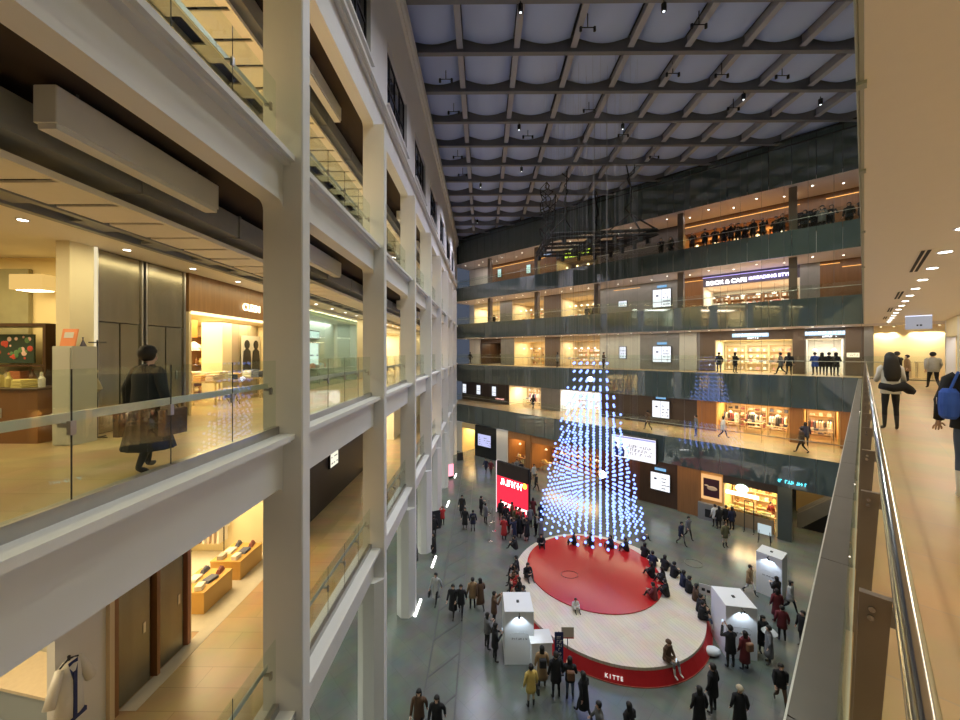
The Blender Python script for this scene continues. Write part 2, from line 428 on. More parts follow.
# lower walkway juts out further; its edge is slightly skewed
A2 = rot2(-2.54, 43.8); B2 = rot2(20.4, 20.4)
inv = FARM.inverted(); a2 = inv @ Vector((*A2, 0)); b2 = inv @ Vector((*B2, 0))
k2 = (b2.y-a2.y)/(b2.x-a2.x)
def edge2(s): return a2.y + k2*(s-a2.x)
def poly2(off): return [(S0, edge2(S0)+off), (S1-1.5, edge2(S1-1.5)+off), (S1-1.5, 14), (S0, 14)]
GFLOOR = TANFLOOR
FCEIL = mat('gallery ceiling', (.70, .66, .66), .6)
m = MB(); m.slot(0).prism(poly2(.06), Z2-.05, Z2); m.slot(1).prism(poly2(.07), 3.5, Z2-.0501); struct('floor_gallery_lower', m, [GFLOOR, FCEIL], FARM)
for z, zb, nm in ((Z3, 8.1, 'floor_gallery_middle'), (Z4, 13.5, 'floor_gallery_upper'), (Z5, 18.2, 'floor_gallery_top')):
    m = MB(); m.slot(0).box(S0, S1, .06, 14, z-.05, z); m.slot(1).box(S0, S1, .07, 14, zb, z-.0501); struct(nm, m, [GFLOOR, FCEIL], FARM)
m = MB(); m.box(S0, S1, .10, 14, 22.95, 23.2); struct('ceiling_gallery_top', m, FCEIL, FARM)
m = MB(); m.box(S0, S1, 14, 14.3, 0, 26.5); struct('wall_far', m, CREAM, FARM)
# glass bands
def band(z0, z1, nm, curve=None):
    m = MB(); s = S0
    while s < S1-.1:
        e = s+1.18
        if curve:
            y0_, y1_ = edge2(s), edge2(e)
            if e > S1-1.5: break
            m.add([(s, y0_, z0), (e, y1_, z0), (e, y1_+.04, z0), (s, y0_+.04, z0), (s, y0_, z1), (e, y1_, z1), (e, y1_+.04, z1), (s, y0_+.04, z1)],
                  [(0,3,2,1),(4,5,6,7),(0,1,5,4),(1,2,6,5),(2,3,7,6),(3,0,4,7)])
        else: m.box(s, e, 0, .04, z0, z1)
        s += 1.2
    return struct(nm, m, BAND, FARM)
band(3.5, Z2+.02, 'trim_9', 1); band(8.1, Z3+.03, 'trim_10'); band(13.5, Z4+.40, 'trim_11'); band(18.2, Z5+.30, 'trim_12'); band(22.95, 26.0, 'trim_13')
# clear parapets with rail
def parapet(z0, z1, rail, nm, lab, curve=None):
    t = empty('gallery_parapet', M=FARM @ Matrix.Translation((0, 0, z0)), label=lab, cat='balustrade')
    g = MB(); s = S0; pts = []
    while s < S1-2:
        e = s+1.18; y0_, y1_ = (edge2(s), edge2(e)) if curve else (0, 0)
        g.add([(s, y0_+.01, 0), (e, y1_+.01, 0), (e, y1_+.025, 0), (s, y0_+.025, 0), (s, y0_+.01, z1-z0), (e, y1_+.01, z1-z0), (e, y1_+.025, z1-z0), (s, y0_+.025, z1-z0)],
              [(0,3,2,1),(4,5,6,7),(0,1,5,4),(1,2,6,5),(2,3,7,6),(3,0,4,7)])
        pts.append((s, y0_+.10, rail-z0)); s += 1.2
    g.build('glass_panel', GLASS, t)
    m = MB(); m.path([pts[0], pts[-1]], .022); m.build('handrail', STEEL, t)
    m = MB()
    for p in pts[::2]: m.tube((p[0], p[1]-.08, p[2]-.06), (p[0], p[1], p[2]-.02), .012, 6)
    m.build('bracket', STEEL, t)
parapet(Z2+.03, Z2+1.35, Z2+1.0, '', 'clear glass parapet along the lowest far gallery, above the plaza', 1)
parapet(Z3+.04, Z3+1.35, Z3+1.0, '', 'clear glass parapet along the far gallery level with the viewer')
parapet(Z4+.41, Z4+1.25, Z4+1.0, '', 'clear glass parapet in front of the bookshop gallery')
parapet(Z5+.31, Z5+1.25, Z5+1.0, '', 'clear glass parapet along the topmost far gallery with a row of onlookers')
# roof-edge truss line against the far glass
m = MB(); m.tube((S0, -.25, 25.9), (S1, -.25, 25.9), .07); m.tube((S0, -.3, 25.45), (S1, -.3, 25.45), .045)
for i in range(34): s = S0+i*1.2; m.tube((s, -.28, 25.45), (s, -.25, 25.95), .02, 5)
struct('trim_14', m, BLACK, FARM)
# hanging thin cables in front of the far gallery
m = MB()
for i in range(30): s = .4+i*1.2; m.tube((s, -.02, .8+3), (s, -.02, 25.9), .008, 4)
struct('trim_15', m, mat('cable grey', (.12, .13, .13), .5), FARM)

# ================================================================ walkway on the right (level with the camera)
m = MB(); m.slot(0).box(-6, 31.6, -6.0, .05, Z3-.05, Z3); m.slot(1).box(-6, 31.6, -6.0, .04, 8.1, Z3-.0501); struct('floor_walkway', m, [TANFLOOR, FCEIL], WAYM)
TANC = mat('tan ceiling', (.88, .81, .68), .7, var=.02)
m = MB(); m.box(-6, 31.9, -6.0, 0.0, 13.5, 14.9); struct('ceiling_walkway', m, TANC, WAYM)
m = MB(); m.box(-6, 31.9, .001, .02, 13.5, 15.3); struct('trim_16', m, mat('edge trim', (.42, .43, .34), .5), WAYM)
m = MB()
for t in (2.2, 3.3, 4.9, 7.4, 10.5): m.box(t, t+.07, -.012, .035, 13.48, 13.56)
m.tube((-6, .028, 13.51), (31, .028, 13.51), .008)
struct('trim_17', m, mat('edge clip', (.36, .38, .30), .5), WAYM)
for z in (Z5,):
    m = MB(); m.box(-6, 31.9, -6, .0, 18.2, z); struct('floor_walkway_top', m, FCEIL, WAYM)
m = MB(); m.box(-6, 31.9, -6, 0, 3.5, 5.5); struct('floor_walkway_lower', m, FCEIL, WAYM)
m = MB(); m.box(-6, 31.9, -6.3, -6.0, 0, 26.5); struct('wall_right', m, CREAM, WAYM)
m = MB(); m.box(-6, 31.9, -.03, 0, 3.5, 5.5); m.box(-6, 31.9, -.03, 0, 18.2, 20); struct('trim_18', m, BAND, WAYM)
# steel sill outside the rail
m = MB(); s = -1.5
while s < 31:
    m.box(s, s+1.792, .06, .235, Z3-.03, Z3-.012); s += 1.80
struct('trim_19', m, SILLM, WAYM)
m = MB(); m.box(-2, 31.4, .235, .243, Z3-.25, Z3-.008); struct('trim_20', m, mat('sill lip', (.75, .75, .72), .3, .6), WAYM)
m = MB(); m.box(-2, 31.4, .046, .0605, Z3-.03, Z3+.02); struct('trim_21', m, mat('glazing shoe', (.52, .52, .40), .4, .2), WAYM)
t = empty('walkway_railing', M=WAYM @ Matrix.Translation((0, 0, Z3)), label='steel railing with round handrail and flat posts along the walkway beside the viewer', cat='railing')
m = MB(); m.tube((-2, -.062, 1.05), (31, -.062, 1.05), .019, 14); m.build('handrail', CHROME, t, smooth=True)
PSTM = mat('post steel', (.34, .30, .26), .35, .8, var=.1)
for i in range(-1, 32):
    x = 1.206+.88*i+.0
    m = MB(); m.add([(x, .045, 0), (x+.02, .045, 0), (x+.02, .02, 0), (x, .02, 0), (x, .008, 1.05), (x+.02, .008, 1.05), (x+.02, -.043, 1.05), (x, -.043, 1.05)],
                    [(0,3,2,1),(4,5,6,7),(0,1,5,4),(1,2,6,5),(2,3,7,6),(3,0,4,7)])
    p = m.build('post', PSTM, t)
    m = MB(); m.box(x+.004, x+.016, -.062, -.04, .99, 1.03); m.box(x+.004, x+.016, -.064, -.058, .99, 1.04); m.build('rail_bracket', STEEL, p)
    m = MB()
    for zz, yy in ((1.02, -.012), (1.00, -.010)): m.tube((x-.006, yy, zz), (x, yy, zz), .006, 10)
    m.build('bolt', CHROME, p)
for i in range(24):
    m = MB(); m.box(-.6+i*1.32, -.6+i*1.32+1.31, .050, .058, .0, .50); m.build('glass_panel', GLASS, t)
# ================================================================ shop kit
LEFTM = Matrix.Translation((-3.39, 0, 0)) @ Matrix.Rotation(PI/2, 4, 'Z')     # x along +Y, y into the building
WAYR = WAYM @ Matrix.Rotation(PI, 4, 'Z')
GOODC = {'warm': [(.75, .45, .15), (.85, .70, .42), (.55, .18, .07), (.80, .78, .70), (.25, .12, .05), (.75, .6, .2)],
         'pale': [(.85, .84, .80), (.65, .72, .78), (.80, .62, .60), (.35, .38, .42), (.75, .80, .68), (.70, .30, .28)],
         'cloth': [(.82, .80, .74), (.10, .12, .20), (.45, .42, .38), (.70, .55, .45), (.30, .10, .10), (.05, .05, .06)]}
GM = {}
def gmat(pal, i):
    k = (pal, i)
    if k not in GM: GM[k] = mat('goods %s %d' % k, GOODC[pal][i], .5)
    return GM[k]
def m_box():
    m = MB(); m.cbox(-.11, .11, -.08, .08, 0, .24, .008); m.box(-.08, .08, -.084, -.08, .06, .18); return m
def m_bottle():
    m = MB(); m.rings([(0, 0, 0, .045, .045), (0, 0, .15, .05, .05), (0, 0, .20, .02, .02), (0, 0, .27, .018, .018)], 10); return m
def m_vase():
    m = MB(); m.rings([(0, 0, 0, .05, .05), (0, 0, .08, .10, .10), (0, 0, .18, .06, .06), (0, 0, .22, .08, .08)], 12); return m
def m_fold():
    m = MB()
    for i in range(3): m.cbox(-.15+.01*i, .15-.005*i, -.11, .11, i*.05, i*.05+.045, .012)
    return m
def m_bag():
    m = MB(); m.add([(-.13, -.06, 0), (.13, -.06, 0), (.13, .06, 0), (-.13, .06, 0), (-.10, -.03, .22), (.10, -.03, .22), (.10, .03, .22), (-.10, .03, .22)],
                    [(0,3,2,1),(4,5,6,7),(0,1,5,4),(1,2,6,5),(2,3,7,6),(3,0,4,7)])
    m.path([(-.06, 0, .21), (-.04, 0, .31), (.04, 0, .31), (.06, 0, .21)], .009, 6); return m
def m_jar():
    m = MB(); m.rings([(0, 0, 0, .06, .06), (0, 0, .12, .06, .06), (0, 0, .13, .065, .065), (0, 0, .16, .065, .065)], 12); return m
def m_books():
    m = MB()
    for i in range(4): m.box(-.12+.06*i, -.07+.06*i, -.08, .08, 0, .20+.02*((i*7) % 3))
    return m
def m_basket():
    m = MB(); m.rings([(0, 0, 0, .11, .09), (0, 0, .10, .14, .11), (0, 0, .12, .15, .12)], 12)
    for i in range(5): m.ball((.07*math.cos(i*1.25), .05*math.sin(i*1.25), .13), .045, 6, 4)
    return m
GK = [('carton', m_box, 'printed carton', 'box'), ('bottle', m_bottle, 'small bottle', 'bottle'), ('vase', m_vase, 'round pot', 'pot'),
      ('folded_cloth', m_fold, 'folded cloth stack', 'cloth'), ('handbag', m_bag, 'handled bag', 'bag'),
      ('jar', m_jar, 'lidded jar', 'jar'), ('upright_books', m_books, 'upright books', 'books'), ('filled_basket', m_basket, 'filled basket', 'basket')]
GP = {}
def goods(kind, pal, ci, M, where, group):
    k = (kind, pal, ci)
    if k not in GP:
        nm, fn, lb, ct = GK[kind]; GP[k] = (fn().mesh(nm, gmat(pal, ci)), nm, lb, ct)
    me, nm, lb, ct = GP[k]
    o = bpy.data.objects.new(nm, me); COL.objects.link(o); o.matrix_basis = M
    tag(o, '%s %s' % (lb, where.replace('on a back shelf of', 'on a shelf in').replace('on a display table of', 'on a table in')), ct, '%s %s' % (nm.replace('_', ' ') + 's', group)); return o
SHELFP = {}
def shelf_unit(M, w_, h, n, wood, label, group=None, depth=.4):
    k = (round(w_, 1), round(h, 1), n, wood.name)
    if k not in SHELFP:
        t = empty('shelving_unit', (0, 0, 0), 0, label, 'shelf', group)
        m = MB()
        for x in (-w_/2, w_/2-.04): m.box(x, x+.04, -depth/2, depth/2, 0, h)
        m.box(-w_/2+.04, w_/2-.04, depth/2-.02, depth/2, .02, h-.02); m.build('frame', wood, t)
        for i in range(n+1):
            z = .08 + (h-.12)*i/n; m = MB(); m.box(-w_/2+.042, w_/2-.042, -depth/2+.005, depth/2-.022, z, z+.03); m.build('shelf', wood, t)
        SHELFP[k] = t
    else: t = ctree(SHELFP[k])
    t.matrix_basis = M; tag(t, label, None, group); return t
TABP = {}
def table(M, w_, d_, h, m_, label, group=None, solid=False):
    k = (w_, d_, h, m_.name, solid)
    if k not in TABP:
        t = empty('display_table', (0, 0, 0), 0, label, 'table', group)
        m = MB(); m.cbox(-w_/2, w_/2, -d_/2, d_/2, h-.05, h, .006); m.build('tabletop', m_, t)
        if solid: m = MB(); m.box(-w_/2+.01, w_/2-.01, -d_/2+.01, d_/2-.01, 0, h-.0501); m.build('plinth', m_, t)
        else:
            for sx in (-1, 1):
                for sy in (-1, 1): m = MB(); m.tube((sx*(w_/2-.06), sy*(d_/2-.06), 0), (sx*(w_/2-.06), sy*(d_/2-.06), h-.05), .025, 8); m.build('leg', m_, t)
        TABP[k] = t
    else: t = ctree(TABP[k])
    t.matrix_basis = M; tag(t, label, None, group); return t
GARP = {}
def garment(M, col, label, group):
    if col not in GARP:
        m = MB(); m.add([(-.04, 0, 0), (.04, 0, 0), (.20, .0, -.09), (.24, 0, -.45), (.16, .0, -.45), (.14, 0, -.2), (.17, 0, -.85), (-.17, 0, -.85), (-.14, 0, -.2), (-.16, 0, -.45), (-.24, 0, -.45), (-.20, 0, -.09)] +
              [(x*.98, .07, z) for (x, _, z) in [(-.04, 0, -.01), (.04, 0, -.01), (.20, .0, -.10), (.24, 0, -.45), (.16, .0, -.45), (.14, 0, -.2), (.17, 0, -.85), (-.17, 0, -.85), (-.14, 0, -.2), (-.16, 0, -.45), (-.24, 0, -.45), (-.20, 0, -.10)]],
              [tuple(range(12)), tuple(range(23, 11, -1))] + [(i, 12+i, 12+(i+1) % 12, (i+1) % 12) for i in range(12)])
        m.tube((0, .035, 0), (0, .035, .09), .006, 6)
        GARP[col] = m.mesh('garment', gmat('cloth', col))
    o = bpy.data.objects.new('garment', GARP[col]); COL.objects.link(o); o.matrix_basis = M; tag(o, label, 'garment', group)
    return o
def rack(M, w_, label, glab):
    t = empty('clothes_rack', M=M, label=label, cat='rack')
    m = MB(); m.path([(-w_/2, 0, 0), (-w_/2, 0, 1.4), (w_/2, 0, 1.4), (w_/2, 0, 0)], .014); m.build('rail', DARK, t)
    m = MB(); m.tube((-w_/2, -.25, .015), (-w_/2, .25, .015), .014); m.tube((w_/2, -.25, .015), (w_/2, .25, .015), .014); m.build('foot', DARK, t)
    n = int(w_/.14)
    for i in range(n):
        garment(M @ TR(-w_/2+.08+i*(w_-.16)/max(1, n-1), 0, 1.31, R_(80)) , random.randrange(6), 'garment on ' + label, 'garments on ' + label)
LAMPP = {}
def pendant(M, label, group, col=(1, .8, .5), r=.16):
    if r not in LAMPP:
        t = empty('pendant_lamp', (0, 0, 0), 0, label, 'lamp', group)
        m = MB(); m.tube((0, 0, 0), (0, 0, .7), .006, 5); m.build('cord', BLACK, t)
        m = MB(); m.rings([(0, 0, -r, r, r), (0, 0, -r*.5, r*.8, r*.8), (0, 0, 0, r*.2, r*.2)], 14, False); m.build('lamp_shade', WHITE, t)
        m = MB(); m.ball((0, 0, -r*.6), r*.42, 10, 6); m.build('bulb', LIGHTW, t)
        LAMPP[r] = t
    else: t = ctree(LAMPP[r])
    t.matrix_basis = M; tag(t, label, None, group); return t
DLP = {}
def downlights(M, pts, where, em=None, r=.055):
    em = em or LIGHTN
    k = (em.name, r)
    if k not in DLP:
        t = empty('downlight', (0, 0, 0), 0, '', 'downlight')
        m = MB(); m.rings([(0, 0, -.012, r*1.3, r*1.3), (0, 0, 0, r*1.4, r*1.4)], 14); m.build('trim_ring', WHITE, t)
        m = MB(); m.rings([(0, 0, -.016, r, r), (0, 0, -.0121, r, r)], 14); m.build('lens', em, t)
        DLP[k] = t; first_ = True
    else: first_ = False
    for p in pts:
        o = DLP[k] if first_ else ctree(DLP[k]); first_ = False
        o.matrix_basis = M @ Matrix.Translation(p); tag(o, 'small round downlight ' + where, None, 'downlights ' + where)
def scribble(M, w_, h, m_, parent, rows=1, seed=1, name='lettering'):
    r = random.Random(seed); m = MB()
    for j in range(rows):
        z1 = h*(1-j/rows); z0 = z1 - h/rows*.72; x = -w_/2
        while x < w_/2:
            a = (z1-z0)*r.uniform(.3, .75)
            if r.random() < .82:
                k = r.random()
                if k < .4: m.box(x, x+a*.28, -.006, 0, z0, z1); m.box(x, x+a*.9, -.0061, 0, z1-.2*(z1-z0), z1)
                elif k < .7: m.box(x, x+a*.9, -.006, 0, z0, z0+.2*(z1-z0)); m.box(x+a*.6, x+a*.9, -.0061, 0, z0, z1)
                else: m.box(x, x+a*.85, -.006, 0, z0+.35*(z1-z0), z0+.6*(z1-z0)); m.box(x+a*.3, x+a*.55, -.0061, 0, z0, z1)
            x += a*1.12
    return m.build(name, m_, parent, M)
def wallseg(M, s0, s1, d, z0, z1, m_, th=.25):
    m = MB(); m.box(s0, s1, d, d+th, z0, z1-.002); return struct('wall_shopfront', m, m_, M)
SHOPN = [0]
def shop(M, s0, s1, d0, zf, hc, where, pal='warm', wall=CREAM, col=(1, .87, .64), power=60, hop=None, fascia=None, depth=4.0, units=True, tables=1, wood=LTWOOD, racks=0, pend=0, fr=DARK, ng=3):
    """open shop unit: fascia over the opening, side walls, back wall, shelves with goods, tables"""
    SHOPN[0] += 1
    hop = hop or hc-zf-.5; fascia = fascia or wall; w_ = s1-s0
    if d0 + depth > 13.5: depth = 13.5-d0
    m = MB(); m.box(s0, s1, d0, d0+.15, zf+hop, hc-.002); struct('wall_fascia', m, fascia, M)
    for q in ((s0, s0+.08, d0, d0+depth, zf, zf+hop), (s1-.08, s1, d0, d0+depth, zf, zf+hop), (s0+.08, s1-.08, d0+depth-.1, d0+depth, zf, zf+hop), (s0, s1, d0+.15, d0+depth, zf+hop, zf+hop+.05)):
        m = MB(); m.box(*q); struct('wall_shop', m, wall, M)
    area('shop_light', M, ((s0+s1)/2, d0+1.1+depth*.15, zf+hop-.03), w_*.8, depth*.45, power*w_/4*2.0, col)
    n = max(1, int((w_-.3)/1.15)); uw = (w_-.3)/n
    if units:
        for i in range(n):
            x = s0+.15+uw*(i+.5); hh = min(2.2, hop-.35)
            shelf_unit(M @ TR(x, d0+depth-.36, zf), round(uw-.06, 1), hh, 4, wood, 'tall back shelf in %s' % where, 'back shelves of %s' % where)
            for q in range(4):
                z = zf + .11 + (hh-.12)*q/4
                for g in range(ng):
                    kd = random.choice([0, 1, 2, 5, 5, 6, 7] if pal != 'cloth' else [3, 3, 4, 4, 0]); 
                    goods(kd, pal, random.randrange(6), M @ TR(x-uw*.30+uw*.62*g/max(1, ng-1)+random.uniform(-.03, .03), d0+depth-.38, z+.002, random.uniform(-.2, .2)),
                          'on a back shelf of %s' % where, 'on the shelves of %s' % where)
    tables = min(tables, int((w_-.2)/1.3))
    for i in range(tables):
        x = min(max(s0 + w_*(i+.5)/tables, s0+.75), s1-.75); y = d0+.9+.5*(i % 2)
        table(M @ TR(x, y, zf), 1.2, .7, .8, wood, 'low display table in %s' % where, 'display tables of %s' % where)
        for g in range(5):
            goods(random.choice([2, 3, 4, 6, 7]), pal, random.randrange(6), M @ TR(x-.46+.23*g, y+random.uniform(-.12, .12), zf+.801, random.uniform(-.3, .3)), 'on a display table of %s' % where, 'on the tables of %s' % where)
    for i in range(racks):
        x = s0 + w_*(i+.5)/racks
        rack(M @ TR(x, d0+2.1, zf), min(1.3, w_/racks*.7), 'the clothes rack in %s%s' % (where, ['', ', further along', ', third'][min(i, 2)]), '')
    for i in range(pend):
        x = s0 + w_*(i+.5)/pend; pendant(M @ TR(x, d0+1.3, zf+hop-.7), 'small cone pendant lamp in %s' % where, 'pendant lamps in %s' % where)
def screen(M, w_, h, label, seed=1, em=None, thick=.08, rows=5, framem=DARK, two=True, cat='screen', ink=None):
    t = empty('display_screen', M=M, label=label, cat=cat)
    m = MB(); m.cbox(-w_/2-.04, w_/2+.04, 0, thick, -.04, h+.04, .004); m.build('bezel', framem, t)
    m = MB(); m.box(-w_/2, w_/2, -.012, -.001, 0, h); f = m.build('display', em or SCREENW, t)
    r = random.Random(seed); m = MB()
    if two: m.box(-.012, .012, -.016, -.012, 0, h)
    for j in range(rows):
        z = h*(.12+.76*j/rows); x = -w_*.42 + (w_*.5 if two else 0)
        while x < w_*.42:
            a = r.uniform(.03, .12)*w_
            if r.random() < .6: m.box(x, x+a, -.016, -.012, z, z+h*.05)
            x += a*1.3
    if two: m.rings([(-w_*.25, -.5, 0, 0, 0)]*2, 3) if False else m.box(-w_*.32, -w_*.18, -.016, -.012, h*.6, h*.7)
    m.build('caption', ink or mat('screen ink', (.10, .12, .22), .6), f)
    return t
def cove(M, s0, s1, d, z, nm='trim_30', em=None):
    m = MB(); m.box(s0, s1, d-.06, d-.02, z-.055, z-.02); struct(nm, m, em or COVE, M)

BRN = mat('taupe wall', (.16, .12, .085), .5); GRYP = mat('grey metal panel', (.28, .28, .27), .35, .4, var=.15, vs=1.5); PALE = mat('pale green wall', (.60, .62, .54), .5)
OFFW = mat('off white wall', (.74, .72, .66), .6); DKB = mat('dark brown wall', (.04, .028, .022), .5)
# ---------------------------------------------------------------- far gallery, topmost level
D5 = 3.5
F = lambda x, d=3.5: fs(x, d)
W5 = grain('walnut slats', (.14, .07, .025), (.26, .13, .05), (10, 10, .4), .4)
zc = 22.95
wallseg(FARM, S0, F(492), D5, Z5, zc, OFFW)
wallseg(FARM, F(492), F(556), D5, Z5, zc, W5)
shop(FARM, F(556), F(600), D5, Z5, zc, 'the top floor restaurant', 'warm', BRN, (1, .75, .3), 90, 2.5, DKB, 3.5, pend=4, wood=DKWOOD)
wallseg(FARM, F(600), F(684), D5, Z5, zc, DKB)
shop(FARM, F(684), F(792), D5, Z5, zc, 'the top floor bar', 'warm', W5, (1, .55, .18), 70, 2.4, W5, 2.2, tables=0, wood=MIDWOOD, pend=5)
wallseg(FARM, F(792), S1, D5, Z5, zc, W5)
cove(FARM, F(492), F(552), D5, zc-.35); cove(FARM, F(684), F(800), D5, zc-.35, 'trim_31'); cove(FARM, F(826), S1, D5, zc-.35, 'trim_32')
NEON = emit('neon yellow green', (.70, 1, .05), 2.2)
t = empty('neon_sign', M=FARM @ TR((F(560)+F(594))/2, D5-.1, Z5+2.25), label='yellow green neon sign over the top floor restaurant', cat='sign')
m = MB(); m.box(-1.8, 1.8, 0, .05, 0, .72); m.build('board', DKB, t); scribble(TR(0, -.005, .04), 3.3, .62, NEON, t, 2, 4)
for i, (x, w_) in enumerate(((500, .55), (529, .55))):
    screen(FARM @ TR(F(x), D5-.1, fh(x, 277 if i == 0 else 273, D5)), w_, .95, 'upright lit poster screen on the top gallery wall, %s' % ['nearer the corner', 'beside the restaurant'][i], i, rows=3, two=False, em=emit('screen mint', (.7, 1, .9), .8))
screen(FARM @ TR(F(811), D5-.12, Z5+1.0), 1.5, 1.3, 'wide black screen on the top gallery wall behind the onlookers', 5, em=mat('screen off', (.02, .02, .025), .2), rows=0, two=False)
# awnings of the restaurant
for i, (x0, x1, e) in enumerate(((541, 556, emit('lit louvre blue', (.55, .7, 1), .7)), (572, 598, emit('lit louvre', (.75, .8, .45), .55)))):
    t = empty('lit_louvre', M=FARM @ TR(F(x0), D5-.9, Z5+2.9), label='slanted lit louvre panel over the top gallery, %s' % ['blue white one', 'green yellow one'][i], cat='panel')
    wd = F(x1)-F(x0); n = 5 if i else 4
    for j in range(n):
        m = MB(); a = wd*j/n; b = a+wd/n*.82; m.add([(a, 0, .0), (b, 0, .0), (b, .5, .3), (a, .5, .3), (a, 0, .03), (b, 0, .03), (b, .5, .33), (a, .5, .33)], [(0,3,2,1),(4,5,6,7),(0,1,5,4),(1,2,6,5),(2,3,7,6),(3,0,4,7)]); m.build('slat', e, t)
    m = MB(); m.box(0, wd, -.03, 0, -.05, .02); m.box(0, wd, .5, .53, .28, .35); m.build('frame', BLACK, t)
# columns of the upper galleries
for lv, (z0, z1) in enumerate(((Z5, zc), (Z4, 18.2))):
    for i, x in enumerate((490, 537, 597, 681, 793)):
        m = MB(); s = fs(x, .7); m.cbox(s-.22, s+.22, .5, .95, z0, z1, .02)
        m.build('gallery_column', BRN, M=FARM, label='dark square column on the %s gallery, %s' % (['top', 'bookshop'][lv], ['nearest the far corner', 'second from the far corner', 'beside the restaurant' if lv == 0 else 'beside the bright shop', 'left of the bar' if lv == 0 else 'left of the bookshop', 'rightmost'][i]), cat='column')
area('gallery_light_top', FARM, (18, 1.9, zc-.05), 36, .25, 408, (1, .86, .78))
downlights(FARM, [(s, 1.2+.9*(i % 2), zc-.001) for i, s in enumerate([1.5*k for k in range(24)])], 'in the top far gallery ceiling')
# ---------------------------------------------------------------- bookshop level
zc = 18.2
wallseg(FARM, S0, F(474), 3.5, Z4, zc, mat('pale blue wall', (.55, .62, .75), .5))
shop(FARM, F(474), F(500), 3.5, Z4, zc, 'the corner shop one level up', 'pale', CREAM, power=90)
wallseg(FARM, F(500), F(512), 3.5, Z4, zc, GRYP)
shop(FARM, F(512), F(544), 3.5, Z4, zc, 'the bright gift shop one level up', 'warm', mat('clutter shop wall', (.55, .44, .26), .6), power=95, tables=2, pend=6, ng=4)
wallseg(FARM, F(544), F(561), 3.5, Z4, zc, BRN)
shop(FARM, F(561), F(598), 3.5, Z4, zc, 'the bright toy shop one level up', 'pale', mat('clutter shop wall', (.55, .44, .26), .6), power=95, tables=2, pend=6, ng=4)
wallseg(FARM, F(598), F(684), 3.5, Z4, zc, GRYP)
wallseg(FARM, F(684), F(703), 3.5, Z4, zc, MIDWOOD)
shop(FARM, F(703), F(800), 3.5, Z4, zc, 'the book and cafe shop', 'pale', OFFW, (1, .84, .62), 120, 2.35, mat('slate fascia', (.10, .09, .13), .4), 4.0, tables=3, wood=MIDWOOD, pend=6)
wallseg(FARM, F(800), F(820), 3.5, Z4, zc, GRYP); wallseg(FARM, F(820), S1, 3.5, Z4, zc, W5)
cove(FARM, F(684), F(703), 3.5, zc-.3, 'trim_33'); cove(FARM, F(820), F(840), 3.5, zc-.2, 'trim_34'); cove(FARM, F(842), S1, 3.5, zc-.5, 'trim_35'); cove(FARM, F(614), F(640), 3.5, zc-.3, 'trim_36')
cove(FARM, F(703), F(796), 3.42, zc-.16, 'trim_37', emit('cove violet', (.55, .45, 1), 1.6))
t = empty('shop_sign', M=FARM @ TR(F(726), 3.36, Z4+2.60), label='glowing white BOOK & CAFE lettering over the bookshop', cat='sign')
lettering('BOOK & CAFE', .43, emit('letters white', (1, .96, .9), 5), t, RX90.copy(), .02)
t = empty('shop_sign', M=FARM @ TR(F(773), 3.36, Z4+2.66), label='glowing violet READING STYLE lettering over the bookshop', cat='sign')
lettering('READING STYLE', .33, emit('letters violet', (.62, .58, 1), 5), t, RX90.copy(), .02)
m = MB(); m.rings([(-1.35, 0, -.1, .11, .02), (-1.35, 0, .1, .11, .02)], 12); m.build('emblem', MATS['letters violet'], t)
area('gallery_light_book', FARM, (18, 1.9, zc-.05), 36, .25, 391, (1, .88, .80))
downlights(FARM, [(1.5*k, 1.3+.8*(k % 2), zc-.001) for k in range(24)], 'in the bookshop gallery ceiling')
# ---------------------------------------------------------------- level of the viewer
zc = 13.5
wallseg(FARM, S0, F(480), 3.5, Z3, zc, OFFW)
shop(FARM, F(481), F(501), 3.5, Z3, zc, 'the dark corner shop, middle level', 'warm', DKWOOD, power=45, wood=DKWOOD, tables=0)
wallseg(FARM, F(501), F(514), 3.5, Z3, zc, GRYP)
shop(FARM, F(514), F(545), 3.5, Z3, zc, 'the amber shop, middle level', 'warm', mat('amber wall', (.8, .65, .38), .5), (1, .86, .58), 75, tables=1, pend=4)
wallseg(FARM, F(545), F(560), 3.5, Z3, zc, BRN)
shop(FARM, F(560), F(600), 3.5, Z3, zc, 'the bright shop behind the tree top', 'pale', mat('clutter shop wall', (.55, .44, .26), .6), power=100, tables=2, pend=6, ng=4)
wallseg(FARM, F(600), F(640), 3.5, Z3, zc, PALE); wallseg(FARM, F(640), F(700), 3.5, Z3, zc, GRYP); wallseg(FARM, F(700), F(715), 3.5, Z3, zc, BRN)
m = MB(); m.box(F(680), F(697), 3.3, 3.5, Z3, zc-.05); struct('wall_panel', m, PALE, FARM)
shop(FARM, F(715), F(793), 3.5, Z3, zc, 'the wide cream tableware shop', 'pale', CREAM, (1, .92, .74), 125, 2.55, BRN, 4, tables=4, pend=0, ng=3)
wallseg(FARM, F(793), F(805), 3.1, Z3, zc, BRN)
shop(FARM, F(805), F(845), 3.5, Z3, zc, 'the pale eyewear shop', 'pale', OFFW, (1, .93, .78), 100, 2.55, BRN, 4, tables=2, pend=2, units=False)
wallseg(FARM, F(845), F(864), 3.1, Z3, zc, BRN)
